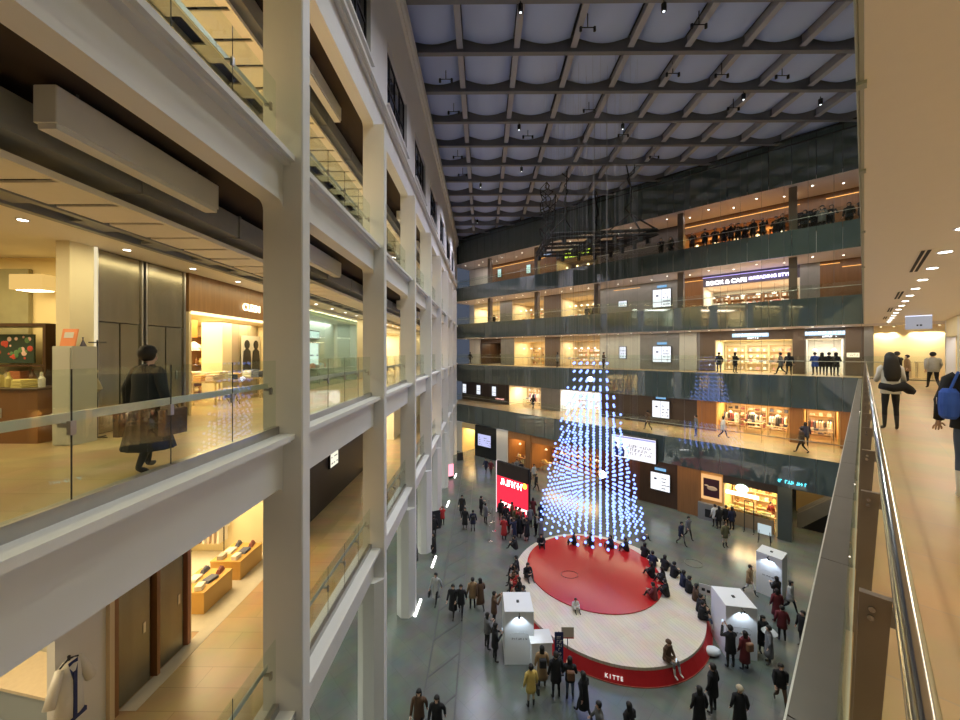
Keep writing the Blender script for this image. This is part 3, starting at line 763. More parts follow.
for i, (x, lab) in enumerate(((750, 'over the cream tableware shop'), (825, 'over the pale eyewear shop'))):
    t = empty('shop_sign', M=FARM @ TR(F(x), 3.40, Z3+2.72), label='bluish white lit oblong sign ' + lab, cat='sign')
    m = MB(); m.cbox(-1.15, 1.15, -.02, .05, .06, .34, .01); m.build('board', emit('sign blue white', (.55, .78, 1), 1.3), t)
    scribble(TR(0, -.03, .1), 2.0, .2, emit('letters cool', (.9, .97, 1), 4), t, 1, 8+i); scribble(TR(.2, -.03, -.12), .7, .14, MATS['letters cool'], t, 1, 18+i)
area('gallery_light_mid', FARM, (18, 1.9, zc-.05), 36, .25, 391, (1, .88, .74))
downlights(FARM, [(1.5*k, 1.3+.8*(k % 2), zc-.001) for k in range(24)], 'in the middle far gallery ceiling')
t = empty('wall_notice', M=FARM @ TR(F(853, 3.1), 3.07, Z3+1.25), label='small lit cream notice on the brown wall by the walkway corner', cat='sign')
m = MB(); m.box(-.3, .3, 0, .025, 0, .3); m.build('plate', emit('notice cream', (1, .85, .55), 1.2), t); scribble(TR(0, -.002, .06), .45, .18, DKB, t, 2, 3)
# ---------------------------------------------------------------- lower gallery
zc = 8.1; d2 = 2.1; G = lambda x: fs(x, 2.1)
wallseg(FARM, S0, G(509), d2, Z2, zc, DKB)
shop(FARM, G(509), G(541), d2, Z2, zc, 'the cream boutique', 'pale', CREAM, (1, .85, .66), 110, 2.2, tables=1, racks=1)
wallseg(FARM, G(541), G(560), d2, Z2, zc, GRYP)
shop(FARM, G(560), G(601), d2, Z2, zc, 'the white lit shop behind the tree', 'pale', OFFW, (.85, .9, 1), 150, 2.3, tables=2, wood=WHITE)
wallseg(FARM, G(601), G(697), d2, Z2, zc, DKB); wallseg(FARM, G(697), G(716), d2, Z2, zc, MIDWOOD)
shop(FARM, G(716), G(790), d2, Z2, zc, 'the amber clothes shop', 'cloth', mat('ochre wall', (.75, .48, .17), .5), (1, .74, .40), 125, 2.3, tables=3, racks=3, wood=LTWOOD, pend=3)
wallseg(FARM, G(790), G(803), 1.6, Z2, zc, MIDWOOD)
shop(FARM, G(803), G(840), d2, Z2, zc, 'the amber shoe shop', 'cloth', MATS['ochre wall'], (1, .74, .40), 110, 2.3, tables=2, racks=1, wood=LTWOOD)
wallseg(FARM, G(840), G(870), 1.6, Z2, zc, MIDWOOD)
for i, x in enumerate((465, 479, 494.5)):
    screen(FARM @ TR(G(x), d2-.1, Z2+.9), .62, 1.15, 'upright lit poster on the dark lower gallery wall, %s' % ['nearest the corner', 'middle of three', 'nearest the boutique'][i], i, rows=3, two=False)
t = empty('shop_sign', M=FARM @ TR(G(500), d2-.06, Z2+.45), label='pink lit lettering low on the dark lower gallery wall', cat='sign')
scribble(TR(0, 0, 0), 1.3, .22, emit('letters pink', (1, .45, .42), 2.5), t, 1, 33)
t = empty('shop_sign', M=FARM @ TR(G(521), d2-.12, Z2+2.28), label='pink lit lettering over the cream boutique', cat='sign')
scribble(TR(0, 0, 0), 1.9, .26, MATS['letters pink'], t, 1, 35)
t = empty('ceiling_sign', M=FARM @ TR(G(579), .6, Z2+2.25), label='small white lit hanging sign before the white lit shop', cat='sign')
m = MB(); m.box(-.7, .7, -.03, .03, 0, .22); m.build('board', emit('sign white soft', (.9, .95, 1), 1.5), t); m = MB(); m.tube((-.5, 0, .22), (-.5, 0, .36), .01); m.tube((.5, 0, .22), (.5, 0, .36), .01); m.build('hanger', STEEL, t)
area('gallery_light_low', FARM, (26, .2, zc-.05), 22, .25, 323, (1, .80, .52))
area('gallery_light_low2', FARM, (7, .4, zc-.05), 14, .25, 60, (1, .86, .75))
downlights(FARM, [(1.5*k, .2+.8*(k % 2), zc-.001) for k in range(24)], 'in the lower far gallery ceiling')
# floor guide screens, one per level near the middle of the far gallery
for (x, y0, y1, d, lab) in ((662, 289.5, 307, 3.4, 'bookshop level'), (662, 346.5, 362, 3.4, 'middle level'), (661, 401, 417.5, 2.0, 'lower level'), (660.5, 473, 490, -2.05, 'plaza level')):
    z1, z0 = fh(x, y0, d), fh(x, y1, d)
    screen(FARM @ TR(fs(x, d), d-.1, z0), 1.5 if d > 3 else 1.35, z1-z0, 'white double floor guide screen on the far wall, ' + lab, int(x+y0), rows=4, em=emit('screen bright', (.93, .95, 1), 1.15))
    t = empty('guide_plate', M=FARM @ TR(fs(x, d), d-.06, z1+.18), label='small blue plate above the floor guide screen, ' + lab, cat='sign')
    m = MB(); m.box(-.4, .4, 0, .02, 0, .2); m.build('plate', emit('plate blue', (.25, .6, 1), .8), t); scribble(TR(0, -.001, .05), .6, .1, WHITE, t, 1, 9)
screen(FARM @ TR(F(623), 3.4, Z3+1.0), .62, 1.1, 'upright pale screen on the middle level, left of the floor guide', 4, rows=3, two=False)
screen(FARM @ TR(F(623), 3.4, Z4+1.3), .8, .55, 'small wall screen on the bookshop level, left of the floor guide', 4, rows=2, two=False)
# ---------------------------------------------------------------- plaza level under the far gallery
dg = -1.9; zc = 3.5; H = lambda x: fs(x, -1.9)
wallseg(FARM, S0, H(462), dg, 0, zc, OFFW)
shop(FARM, H(462), H(475), dg, 0, zc, 'the yellow lit doorway by the corner', 'warm', mat('yellow wall', (.8, .62, .3), .5), (1, .8, .45), 130, 2.9, tables=0, units=False)
wallseg(FARM, H(475), H(497), dg, 0, zc, mat('dark shop glass', (.02, .022, .025), .08))
screen(FARM @ TR(H(485), dg-.12, 1.3), 1.9, 1.3, 'bluish television screen in the dark window by the corner', 77, rows=4, two=False, em=emit('tv lilac', (.6, .62, 1), .9))
wallseg(FARM, H(497), H(508), dg-.1, 0, zc, OFFW)
shop(FARM, H(508), H(526), dg, 0, zc, 'the amber food stall left of the tree', 'warm', MIDWOOD, (1, .65, .3), 110, 2.8, wood=MIDWOOD, pend=2)
wallseg(FARM, H(526), H(531), dg-.1, 0, zc, MIDWOOD)
shop(FARM, H(531), H(600), dg, 0, zc, 'the amber food hall behind the tree', 'warm', MIDWOOD, (1, .65, .3), 90, 2.8, wood=MIDWOOD, tables=3, pend=4)
wallseg(FARM, H(600), H(640), dg, 0, zc, grain('red brown boards', (.09, .03, .02), (.16, .06, .035), (14, 14, .3), .4))
wallseg(FARM, H(640), H(678), dg, 0, zc, DKWOOD); wallseg(FARM, H(678), H(701), dg-.15, 0, zc, MIDWOOD)
shop(FARM, H(723), H(778), dg, 0, zc, 'the bakery on the plaza', 'warm', mat('honey wall', (.8, .58, .28), .5), (1, .74, .38), 150, 2.75, DKB, 3.4, wood=LTWOOD, tables=0, pend=0, ng=3)
wallseg(FARM, H(701), H(723), dg, 0, zc, mat('orange frame wall', (.75, .40, .13), .5))
wallseg(FARM, H(778), H(792), dg-.3, 0, zc, mat('slate pier', (.07, .085, .08), .4), .8)
wallseg(FARM, H(792), H(880), 4.0, 0, zc, MATS['olive wall'] if 'olive wall' in MATS else mat('olive wall', (.40, .30, .14), .6))
t = empty('framed_poster', M=FARM @ TR(H(711.5), dg-.06, 1.35), label='dark poster with pale fish shape in an orange surround, left of the bakery', cat='poster')
m = MB(); m.box(-.62, .62, 0, .05, 0, 1.75); m.build('frame', emit('lit orange frame', (1, .55, .22), .9), t)
m = MB(); m.box(-.48, .48, -.02, 0, .22, 1.5); pz = m.build('picture', mat('poster plum', (.06, .02, .03), .4), t)
m = MB(); m.ball((.05, -.03, .85), .2, 10, 6, (1.6, .1, .8)); m.ball((-.3, -.03, 1.0), .1, 8, 5, (1.4, .1, .6)); m.build('picture_motif', mat('poster cream', (.8, .6, .4), .5), pz)
t = empty('poster_plinth', M=FARM @ TR(H(711.5), dg-.36, 0), label='grey counter with a black menu board below the framed poster', cat='counter')
m = MB(); m.box(-.75, .75, -.1, .18, 0, 1.15); m.build('body', GRYP, t); m = MB(); m.box(-.3, .3, -.14, -.101, .25, .8); m.box(-.26, .26, -.145, -.14, .3, .45); m.build('menu_board', BLACK, t)
# bakery counter and lit sign, menu stand
t = empty('bakery_counter', M=FARM @ TR((H(726)+H(775))/2, dg+.25, 0), label='long glass topped bakery counter in the bakery front', cat='counter')
wc = (H(775)-H(728))/2
m = MB(); m.cbox(-wc, wc, -.1, .45, 0, .9, .01); m.build('body', mat('counter taupe', (.30, .22, .13), .5), t)
m = MB(); m.box(-wc, wc, -.1, -.085, .9, 1.3); m.box(-wc, wc, -.1, .45, 1.3, 1.315); m.build('glass_case', GLASS, t)
m = MB(); m.box(-wc, wc, -.05, .42, 1.08, 1.10); m.build('shelf', LTWOOD, t)
for i in range(16):
    for j, z in enumerate((.901, 1.101)):
        goods(random.choice([0, 3]), 'warm', random.choice([0, 1, 5, 2]), FARM @ TR((H(726)+H(775))/2-wc+.25+i*(2*wc-.5)/15, dg+.35+random.uniform(0, .15), z) @ Matrix.Diagonal((.8, .8, .55, 1)), 'in the bakery glass case', 'in the bakery counter')
t = empty('lit_sign', M=FARM @ TR(H(742), dg-.05, 2.35), label='greenish white glowing sign over the bakery counter', cat='sign')
m = MB(); m.ball((0, 0, .28), .36, 14, 8, (1, .25, .75)); m.build('lamp_globe', emit('sign mint', (.75, 1, .75), 5), t); m = MB(); m.box(-.9, .9, -.02, .05, -.25, -.02); m.build('strip', emit('sign strip', (1, .92, .8), 3.5), t)
t = empty('shop_sign', M=FARM @ TR(fs(789, -3), -3.05-.03, 0) @ TR(0, 0, 3.75), label='cyan lit lettering on the dark glass band right of the bakery', cat='sign')
t.matrix_basis = FARM @ TR(fs(791, -3.1), edge2(fs(791, -3.1))-.05, 3.72)
scribble(TR(0, 0, 0), 1.4, .26, emit('letters cyan', (.1, .8, 1), 3), t, 1, 55)
p = gp(764.5, 543)
t = empty('menu_stand', (*p, 0), FARA, 'low black framed stand with a blue white board before the bakery', 'sign')
m = MB(); m.path([(-.3, -.2, 0), (-.25, 0, .9), (.25, 0, .9), (.3, -.2, 0)], .02); m.path([(-.3, .25, 0), (-.25, 0, .9)], .02); m.path([(.3, .25, 0), (.25, 0, .9)], .02); m.build('leg', DARK, t)
m = MB(); m.box(-.33, .33, -.05, -.03, .55, 1.15); m.build('board', emit('board pale', (.7, .85, .9), .7), t)
p = gp(749, 532)
t = empty('barrier_post', (*p, 0), FARA, 'dark frame gate standing before the bakery front', 'barrier')
m = MB(); m.path([(-.25, 0, 0), (-.25, 0, 2.0), (.25, 0, 2.0), (.25, 0, 0)], .025); m.path([(-.25, -.25, .02), (-.25, .25, .02)], .025); m.path([(.25, -.25, .02), (.25, .25, .02)], .025); m.build('frame', DARK, t)
# escalator beyond the pier
t = empty('escalator', M=FARM @ TR(fs(801, 1.0), 1.2, 0), label='dark escalator rising behind the slate pier right of the bakery', cat='escalator')
m = MB()
for i in range(12): m.box(.0+i*.16, .16+i*.16, -.45, .45, 0, .05+i*.17)
m.build('steps', DARK, t)
for s_ in (-1, 1):
    m = MB(); m.prism([(0, 0), (2.1, 2.1), (2.1, 3.0), (-.2, .9), (-.2, 0)], 0, .05, Matrix.Translation((0, s_*.5, 0)) @ RX90); m.build('balustrade', GRYP, t)
area('plaza_shop_light', FARM, (20, -2.6, 3.45), 30, .2, 120, (1, .78, .50))
area('plaza_shop_light2', FARM, (32, .6, 3.45), 6, 1.5, 90, (1, .75, .42))

# ================================================================ left side galleries
LSEG = [(Z2, 3.0, 8.7, 'lower'), (Z3, 4.01, 13.8, 'middle'), (Z4, 4.01, 18.5, 'upper')]
def L(zf, d, hc, segs, nm):
    for sg in segs:
        s0, s1, k = sg[:3]
        if k == 'w': wallseg(LEFTM, s0, s1, d, zf, hc, sg[3])
        else: shop(LEFTM, s0, s1, d, zf, hc, sg[3] + ' of the %s left' % nm, **sg[4])
# middle level
L(Z3, 4.01, 13.8, [(-5, -4.9, 'w', CREAM), (14.2, 15.2, 'w', CREAM),
    (15.2, 21.2, 's', 'the green glass fronted shop', dict(pal='pale', wall=PALE, col=(.98, 1, .92), power=60, hop=3.2, tables=1, wood=WHITE)),
    (21.2, 26.4, 'w', CREAM), (26.4, 32, 's', 'the warm gift shop', dict(power=110, tables=2, pend=3)), (32, 46, 'w', CREAM)], 'middle')
L(Z2, 3.0, 9.1, [(-5, -1, 'w', CREAM), (11.5, 19.5, 'w', DKB), (19.5, 26, 's', 'the long shop', dict(power=100, tables=2)), (26, 46, 'w', CREAM)], 'lower')
L(Z4, 4.01, 18.5, [(-5, 3.5, 'w', CREAM), (3.5, 10.5, 's', 'the yellow lit shop', dict(power=120, hop=3.2, tables=1)), (10.5, 14, 'w', CREAM), (14, 21, 's', 'the pale green lit shop', dict(pal='pale', wall=PALE, col=(.92, 1, .88), power=110, hop=3.2)), (21, 46, 'w', CREAM)], 'upper')
wallseg(LEFTM, -5, 6.0, 4.5, 0, 5.0, CREAM)
for i, (a, b) in enumerate(((6.0, 12), (12.6, 19), (19.6, 27), (27.6, 36))):
    shop(LEFTM, a, b, 4.5, 0, 5.0, 'the %s white ground shop at left' % ['first', 'second', 'third', 'fourth'][i], 'pale', OFFW, (.95, 1, .9), 70, 3.2, tables=1, wood=LTWOOD)
    if i: wallseg(LEFTM, a-.6, a, 4.4, 0, 5.0, OFFW)
wallseg(LEFTM, 36, 46, 4.5, 0, 5.0, OFFW)
for zf, nm, c, pw in ((Z2, 'low', (1, .72, .36), 480), (Z3, 'mid', (1, .84, .48), 460), (Z4, 'up', (1, .85, .46), 460)):
    area('corridor_light_'+nm, LEFTM, (20, 3.3, zf+3.55), 50, .2, pw, c)
area('corridor_light_ground', LEFTM, (20, 2.2, 5.0), 50, .3, 230, (.95, 1, .80))
for zf, nm in ((Z2, 'lower'), (Z3, 'middle'), (Z4, 'upper')):
    downlights(LEFTM, [(2.2+1.6*k, 3.55, zf+3.599) for k in range(18)], 'in the %s left gallery ceiling' % nm)
# ================================================================ near left bay, middle level (z = Z3)
def LM(s, d, z, rz=0.): return LEFTM @ TR(s, d, z, rz)
# lift doors in bronze
wallseg(LEFTM, 6.85, 8.93, 4.10, Z3, 13.8, DKB)
for i, (a, b) in enumerate(((6.90, 7.78), (7.92, 8.90))):
    t = empty('lift_front', M=LM(a, 4.0, Z3), label='tall bronze metal lift front, %s of the pair beside the walking woman' % ['left', 'right'][i], cat='lift door')
    w_ = b-a
    m = MB(); m.box(0, w_, .03, .09, 2.2, 3.58); m.build('transom_panel', BRONZE, t)
    for j in (0, 1):
        m = MB(); m.box(.02+j*(w_/2), w_/2*(j+1)-.01, .04, .09, .02, 2.18); m.build('door_leaf', BRONZE, t)
    m = MB(); m.box(-.04, 0, 0, .09, 0, 3.58); m.box(w_, w_+.04, 0, .09, 0, 3.58); m.build('frame', STEEL, t)
    m = MB(); m.box(w_-.22, w_-.17, .025, .035, .95, 1.15); m.build('call_button_plate', CHROME, t)
m = MB(); m.box(6.825, 6.86, 3.97, 4.02, Z3, 13.8); struct('trim_40', m, emit('warm slit lamp', (1, .85, .55), .8), LEFTM)
# curio shop left of the cream pier
wallseg(LEFTM, 6.42, 6.85, 4.01, Z3, 13.8, CREAM, .25)
OCH = mat('yellow ochre wall', (.86, .70, .34), .6)
m = MB(); m.box(7.62, 7.8, 4.31, 10.5, Z3, 13.8); struct('wall_curio_end', m, OCH, LEFTM)
m = MB(); m.box(-4.9, 7.6, 10.5, 10.6, Z3, 13.8); struct('wall_curio_back', m, OCH, LEFTM)
area('curio_light', LEFTM, (5.2, 6.6, 13.75), 2.5, 3, 130, (1, .80, .44))
m = MB(); m.box(7.54, 7.61, 6.18, 9.6, Z3+.9, Z3+3.35); m.build('wall_hanging', mat('olive plaster panel', (.36, .33, .17), .8, var=.25, vs=3), M=LEFTM, label='rough olive panel on the yellow wall behind the wall lamp', cat='panel')
CM = LEFTM @ Matrix.Rotation(0, 4, 'Z')
def KM(x, y, z, rz=0.): return TR(x, y, z, rz)
t = empty('wall_lamp', M=KM(-9.02, 7.22, Z3+2.84), label='box shaped amber wall lamp on the yellow wall', cat='lamp')
m = MB(); m.cbox(-.34, .34, -.16, .16, 0, .30, .01); m.build('lamp_shade', emit('amber shade', (1, .62, .18), .75), t)
m = MB(); m.tube((0, .1, .15), (0, .31, .15), .02); m.build('arm', DARK, t)
m = MB(); m.box(-.24, .24, -.12, .12, -.012, -.001); m.build('bulb', LIGHTW, t)
t = empty('shop_counter', M=KM(-9.02, 6.25, Z3), label='brown wooden shop counter at the front of the curio shop', cat='counter')
m = MB(); m.box(-1.6, 1.25, 0, .6, 0, .93); m.build('body', mat('counter brown', (.22, .10, .04), .5), t); m = MB(); m.cbox(-1.63, 1.28, -.03, .63, .9301, .965, .006); m.build('countertop', DKWOOD, t)
m = MB(); m.box(.0, .62, -.02, -.001, .45, .62); m.build('drawer_front', mat('pale slot', (.6, .6, .55), .4), t)
for i in range(9):
    goods(random.choice([0, 1, 2, 3, 4]), 'warm', random.randrange(6), KM(-10.2+.28*i, 6.5+random.uniform(-.12, .12), Z3+.967, random.uniform(-.4, .4)), 'on the curio shop counter', 'on the curio shop counter')
t = empty('display_shelf', M=KM(-8.85, 7.05, Z3), label='dark framed open display shelf with a floral picture behind the curio counter', cat='shelf')
m = MB()
for x in (-1.5, .43): m.box(x, x+.06, -.2, .2, 0, 2.15)
m.box(-1.44, .43, -.2, .2, 2.09, 2.15); m.build('frame', DKWOOD, t)
for z in (.96, 1.32): m = MB(); m.box(-1.44, .43, -.19, .19, z, z+.03); m.build('shelf', DKWOOD, t)
m = MB(); m.box(-1.2, -.05, .05, .08, 1.38, 1.95); f = m.build('picture', mat('picture dark green', (.03, .06, .04), .5), t)
m = MB(); r = random.Random(3)
for i in range(34): m.slot(i % 3).ball((r.uniform(-1.15, -.1), .045, r.uniform(1.43, 1.9)), r.uniform(.02, .06), 6, 4, (1, .15, 1))
m.build('picture_flowers', [mat('petal red', (.6, .08, .05), .5), mat('petal pink', (.8, .55, .45), .5), mat('leaf green', (.12, .25, .1), .5)], f)
for i in range(7): goods(random.choice([1, 2, 0]), 'warm', random.randrange(6), KM(-10.1+.26*i, 7.0, Z3+.992, 0), 'on the dark display shelf behind the curio counter', 'on the curio shop shelf')
t = empty('cabinet', M=KM(-7.17, 6.12, Z3), label='tall pale grey cabinet by the cream pier', cat='cabinet')
m = MB(); m.box(-.18, .16, 0, .4, 0, 1.70); m.build('body', mat('cabinet grey', (.58, .60, .55), .5), t); m = MB(); m.box(-.16, .14, -.02, -.001, .03, 1.67); m.build('door', mat('cabinet grey', (.58, .60, .55), .5), t)
m = MB(); m.box(-.13, .13, -.02, .0, 0, .30, Matrix.Rotation(R_(-10), 4, 'X')); o = m.build('sign_card', mat('orange card', (.85, .30, .12), .5), M=KM(-7.17, 6.2, Z3+1.703), label='small orange and white card standing on the pale grey cabinet', cat='card')
m = MB(); m.box(-.08, .08, -.026, -.021, .14, .24, Matrix.Rotation(R_(-10), 4, 'X')); m.build('card_print', WHITE, o)
t = empty('scarf_stand', M=KM(-7.18, 6.68, Z3), label='slim dark stand hung with scarves before the cream pier', cat='stand')
m = MB(); m.path([(0, 0, 0), (0, 0, 1.82)], .012); m.tube((-.18, 0, .01), (.18, 0, .01), .012); m.tube((0, -.15, .01), (0, .15, .01), .012); m.tube((-.16, 0, 1.78), (.16, 0, 1.78), .01); m.build('pole', DARK, t)
for i, (x, c, z0) in enumerate(((-.12, (.10, .10, .14), 1.25), (.10, (.42, .36, .24), .8))):
    m = MB(); m.limb([((x, -.10, z0+.62-.1*i), .015), ((x+.01, -.10, z0+.45), .05), ((x-.02, -.10, z0+.25), .08), ((x+.02, -.10, z0+.12), .09), ((x, -.10, z0), .04)], 9)
    m.build('scarf', mat('scarf %d' % i, c, .8, var=.4, vs=20), M=KM(-7.22, 6.68, Z3), label='%s scarf hanging on the slim stand by the cream pier' % ['dark patterned', 'olive patterned'][i], cat='scarf')
# bedding and bread shop right of the lifts
shop(LEFTM, 9.05, 14.2, 4.01, Z3, 13.8, 'the wood fronted bedding shop', 'warm', mat('honey shop wall', (.85, .70, .42), .5), (1, .82, .46), 95, 2.62, grain('teak fascia', (.16, .08, .025), (.32, .17, .06), (9, 9, .5), .35), 5, tables=0, units=False, pend=0)
t = empty('shop_sign', M=LM(11.45, 3.96, Z3+2.98), label='small glowing cream CUZN lettering on the teak fascia', cat='sign')
lettering('CUZN', .30, emit('letters cream', (1, .86, .55), 3.5), t, RX90.copy(), .015)
m = MB(); m.box(9.1, 14.1, 3.95, 4.005, Z3+2.56, Z3+2.64); struct('trim_41', m, emit('fascia lamp line', (1, .82, .45), 2.0), LEFTM)
for i, (s_, d_, w_) in enumerate(((11.3, 4.95, 1.2), (13.1, 4.75, 1.1), (11.6, 6.4, 1.3), (12.9, 7.9, 1.2))):
    table(LM(s_, d_, Z3), w_, .8, .72, LTWOOD, 'low wooden table heaped with folded bedding in the wood fronted shop, %s' % ['front left', 'front right', 'back right', 'back left'][i], 'bedding tables')
    for j in range(9):
        o = goods(3, 'cloth' if j % 3 == 0 else 'warm', random.choice([0, 3, 1]), LM(s_-w_*.36+.18*(j % 5)*w_, d_-.22+.36*(j//5), Z3+.722, random.uniform(-.5, .5)) @ Matrix.Diagonal((1.35, 1.25, random.uniform(.9, 2.0), 1)), 'heaped on a low table in the wood fronted shop', 'on the bedding tables')
shelf_unit(LM(13.45, 7.2, Z3), 1.3, 2.2, 4, MIDWOOD, 'tall brown shelf with lamps at the back of the wood fronted shop')
for q in range(4):
    for g in range(5): goods(random.choice([1, 2, 2]), 'warm', random.randrange(6), LM(12.95+.25*g, 7.15, Z3+.112+.52*q), 'on the brown shelf of the wood fronted shop', 'on the brown shelf')
for i, (s_, d_) in enumerate(((11.3, 5.75), (12.3, 6.5))):
    pendant(LM(s_, d_, Z3+1.85+.1*i), 'white cone pendant lamp in the wood fronted shop, %s' % ['front', 'rear'][i], 'white cone lamps', r=.2)
m = MB(); m.box(9.1, 11.2, 5.5, 5.65, Z3+2.05, Z3+2.6); struct('wall_fascia_inner', m, mat('orange wood', (.62, .28, .05), .45), LEFTM)
m = MB(); m.box(12.0, 12.45, 5.3, 6.0, Z3, Z3+2.6); struct('wall_pier_inner', m, CREAM, LEFTM)
t = empty('wall_poster', M=LM(13.5, 5.30, Z3+.85), label='black and white poster of two figures in the wood fronted shop', cat='poster')
m = MB(); m.box(-.5, .55, 0, .04, 0, 1.35); m.build('sheet', mat('poster grey', (.70, .68, .60), .5), t)
m = MB()
for x in (-.24, .28): m.ball((x, -.005, 1.02), .16, 10, 6, (1, .06, 1.1)); m.rings([(x, -.005, .05, .24, .01), (x, -.005, .5, .23, .01), (x, -.005, .78, .2, .01), (x, -.005, .88, .06, .01)], 10)
m.build('figures', mat('poster black', (.03, .03, .03), .6), t)
m = MB(); m.box(12.45, 14.1, 5.42, 5.55, Z3, Z3+2.6); struct('wall_stone_inner', m, planks('stacked stone', (.35, .28, .18), (.50, .42, .28), .5, .12, .6), LEFTM)
t = empty('folding_stool', M=LM(10.9, 4.25, Z3), label='small folding stool standing at the wood fronted shop entrance', cat='stool')
for i, (a, b) in enumerate((((-.2, -.15, 0), (.2, -.15, .48)), ((.2, -.15, 0), (-.2, -.15, .48)), ((-.2, .15, 0), (.2, .15, .48)), ((.2, .15, 0), (-.2, .15, .48)))):
    m = MB(); m.tube(a, b, .013); m.build('leg', LTWOOD, t)
m = MB(); m.cbox(-.22, .22, -.18, .18, .48, .51, .008); m.build('seat', LTWOOD, t)
# ================================================================ near left bay, lower level (z = Z2)
for i, (a, b) in enumerate(((6.22, 6.92), (7.03, 7.70))):
    t = empty('lift_front', M=LM(a, 2.98, Z2), label='dark bronze lift front on the lower left gallery, %s one' % ['nearer', 'farther'][i], cat='lift door')
    m = MB(); m.box(.02, b-a-.02, .03, .09, .02, 3.15); m.build('door_leaf', BRONZE, t); m = MB(); m.box(-.05, .02, -.04, .09, 0, 3.19); m.build('frame', MIDWOOD, t)
    m = MB(); m.box(b-a-.16, b-a-.11, .02, .03, 1.0, 1.2); m.build('call_button_plate', CHROME, t)
wallseg(LEFTM, 6.2, 7.72, 3.08, Z2, 9.1, DKWOOD, .3)
m = MB(); m.box(7.72, 7.80, 2.95, 3.4, Z2, 9.1); struct('trim_42', m, mat('red brown jamb', (.40, .16, .08), .4), LEFTM)
m = MB(); m.box(5.35, 6.12, 3.0, 3.12, Z2, 9.1); struct('wall_partition', m, OFFW, LEFTM)
m = MB(); m.box(6.08, 6.16, 2.93, 3.2, Z2, 9.1); struct('trim_43', m, LTWOOD, LEFTM)
# clothes shop floor beyond the jamb, tables of folded things
shop(LEFTM, 7.80, 11.5, 3.0, Z2, 9.1, 'the clothes shop on the lower left gallery', 'cloth', CREAM, (1, .76, .42), 90, 3.0, tables=0, units=False, depth=5)
RUG = mat('pale floor strip', (.70, .66, .55), .7, var=.1)
m = MB(); m.box(6.3, 12, 2.7, 3.0, Z2, Z2+.006); m.box(8.1, 11.4, 3.0, 6, Z2, Z2+.006); struct('trim_44', m, RUG, LEFTM)
for i, (s_, d_, lab) in enumerate(((9.12, 3.72, 'nearer'), (10.42, 3.72, 'farther'))):
    table(LM(s_, d_, Z2+.006), 1.0, .85, .52, mat('orange oak', (.66, .40, .11), .4), 'solid orange oak display block with small goods, the %s one' % lab, 'oak display blocks', solid=True)
    for j in range(6):
        o = goods([0, 3, 4][j % 3], 'cloth', [0, 1, 4, 2][j % 4], LM(s_-.34+.34*(j % 3), d_-.2+.4*(j//3), Z2+.528, random.uniform(-.3, .3)) @ Matrix.Diagonal((1, 1, .45, 1)), 'laid out on the %s oak display block' % lab, 'on the oak display blocks')
rack(LM(11.1, 5.2, Z2+.006, R_(90)), 1.2, 'the clothes rack behind the oak blocks', '')
# robe on a stand by the partition
t = empty('mannequin_stand', M=LM(5.36, 2.80, Z2), label='dark shop stand with a disc base, wearing a robe, at the lower left', cat='stand')
m = MB(); m.tube((0, 0, 0), (0, 0, 1.76), .018); m.rings([(0, 0, 0, .18, .18), (0, 0, .02, .17, .17)], 16); m.build('pole', DARK, t)
m = MB(); m.tube((-.12, 0, 1.66), (0, 0, 1.72), .014); m.tube((.12, 0, 1.66), (0, 0, 1.72), .014); m.build('hanger', DARK, t)
t = empty('robe', M=LM(5.36, 2.80, Z2+.86) @ Matrix.Diagonal((.66, .7, .84, 1)), label='pale grey robe with a navy lining hanging open on a stand at the lower left', cat='robe')
m = MB(); m.rings([(0, 0, 0, .30, .13), (0, 0, .35, .26, .14), (0, 0, .7, .23, .13), (0, 0, .92, .22, .11), (0, 0, .99, .10, .07)], 16); m.build('robe_body', mat('robe grey', (.72, .70, .62), .8, var=.08, vs=6), t, smooth=True)
for s_ in (-1, 1): m = MB(); m.limb([((s_*.17, 0, .93), .075), ((s_*.30, -.02, .70), .085), ((s_*.42, -.04, .42), .10)], 10); m.build('sleeve', mat('robe grey', (.72, .70, .62), .8), t, smooth=True)
m = MB(); m.box(-.035, .035, -.150, -.12, 0, .8); m.add([(-.10, -.09, .99), (.10, -.09, .99), (0.035, -.145, .62), (-.035, -.145, .62)], [(0, 1, 2, 3)]); m.box(-.26, .26, -.12, .12, -.08, -.002); m.build('lining', mat('robe navy', (.02, .03, .12), .7), t)
m = MB(); m.box(-.9, .9, -.35, .35, 0, .05); m.build('display_board', LTWOOD, M=LM(6.35, 4.35, Z2+.55, R_(80)), label='pale boarded table top at the lower left corner', cat='board')
m = MB(); m.box(-.85, .85, -.3, .3, 0, .549); m.build('display_plinth', mat('grey felt', (.34, .36, .34), .9), M=LM(6.35, 4.35, Z2, R_(80)), label='grey plinth under the pale board at the lower left corner', cat='plinth')
m = MB(); m.box(.5, 6.9, 3.1, 7.5, 0, .008); m.build('grey_carpet', mat('grey felt', (.34, .36, .34), .9), M=LEFTM @ Matrix.Translation((0, 0, Z2)), label='grey carpet on the floor at the lower left', cat='carpet')
m = MB(); m.box(7.0, 7.1, 3.4, 9.5, Z2, 9.1); struct('wall_lower_shop_end', m, CREAM, LEFTM)
area('lower_shop_lamp', LEFTM, (4.8, 5.0, 9.0), 3, 2, 90, (1, .86, .62))
# dark wall posters in the next bay
screen(LM(15.3, 2.915, Z2+1.5), .75, 1.0, 'lit poster on the dark wall of the lower left gallery', 61, rows=3, two=False, em=emit('screen cream', (1, .95, .75), 1.0))
wallseg(LEFTM, 15.4, 21.1, 5.30, Z3, 13.5, PALE)
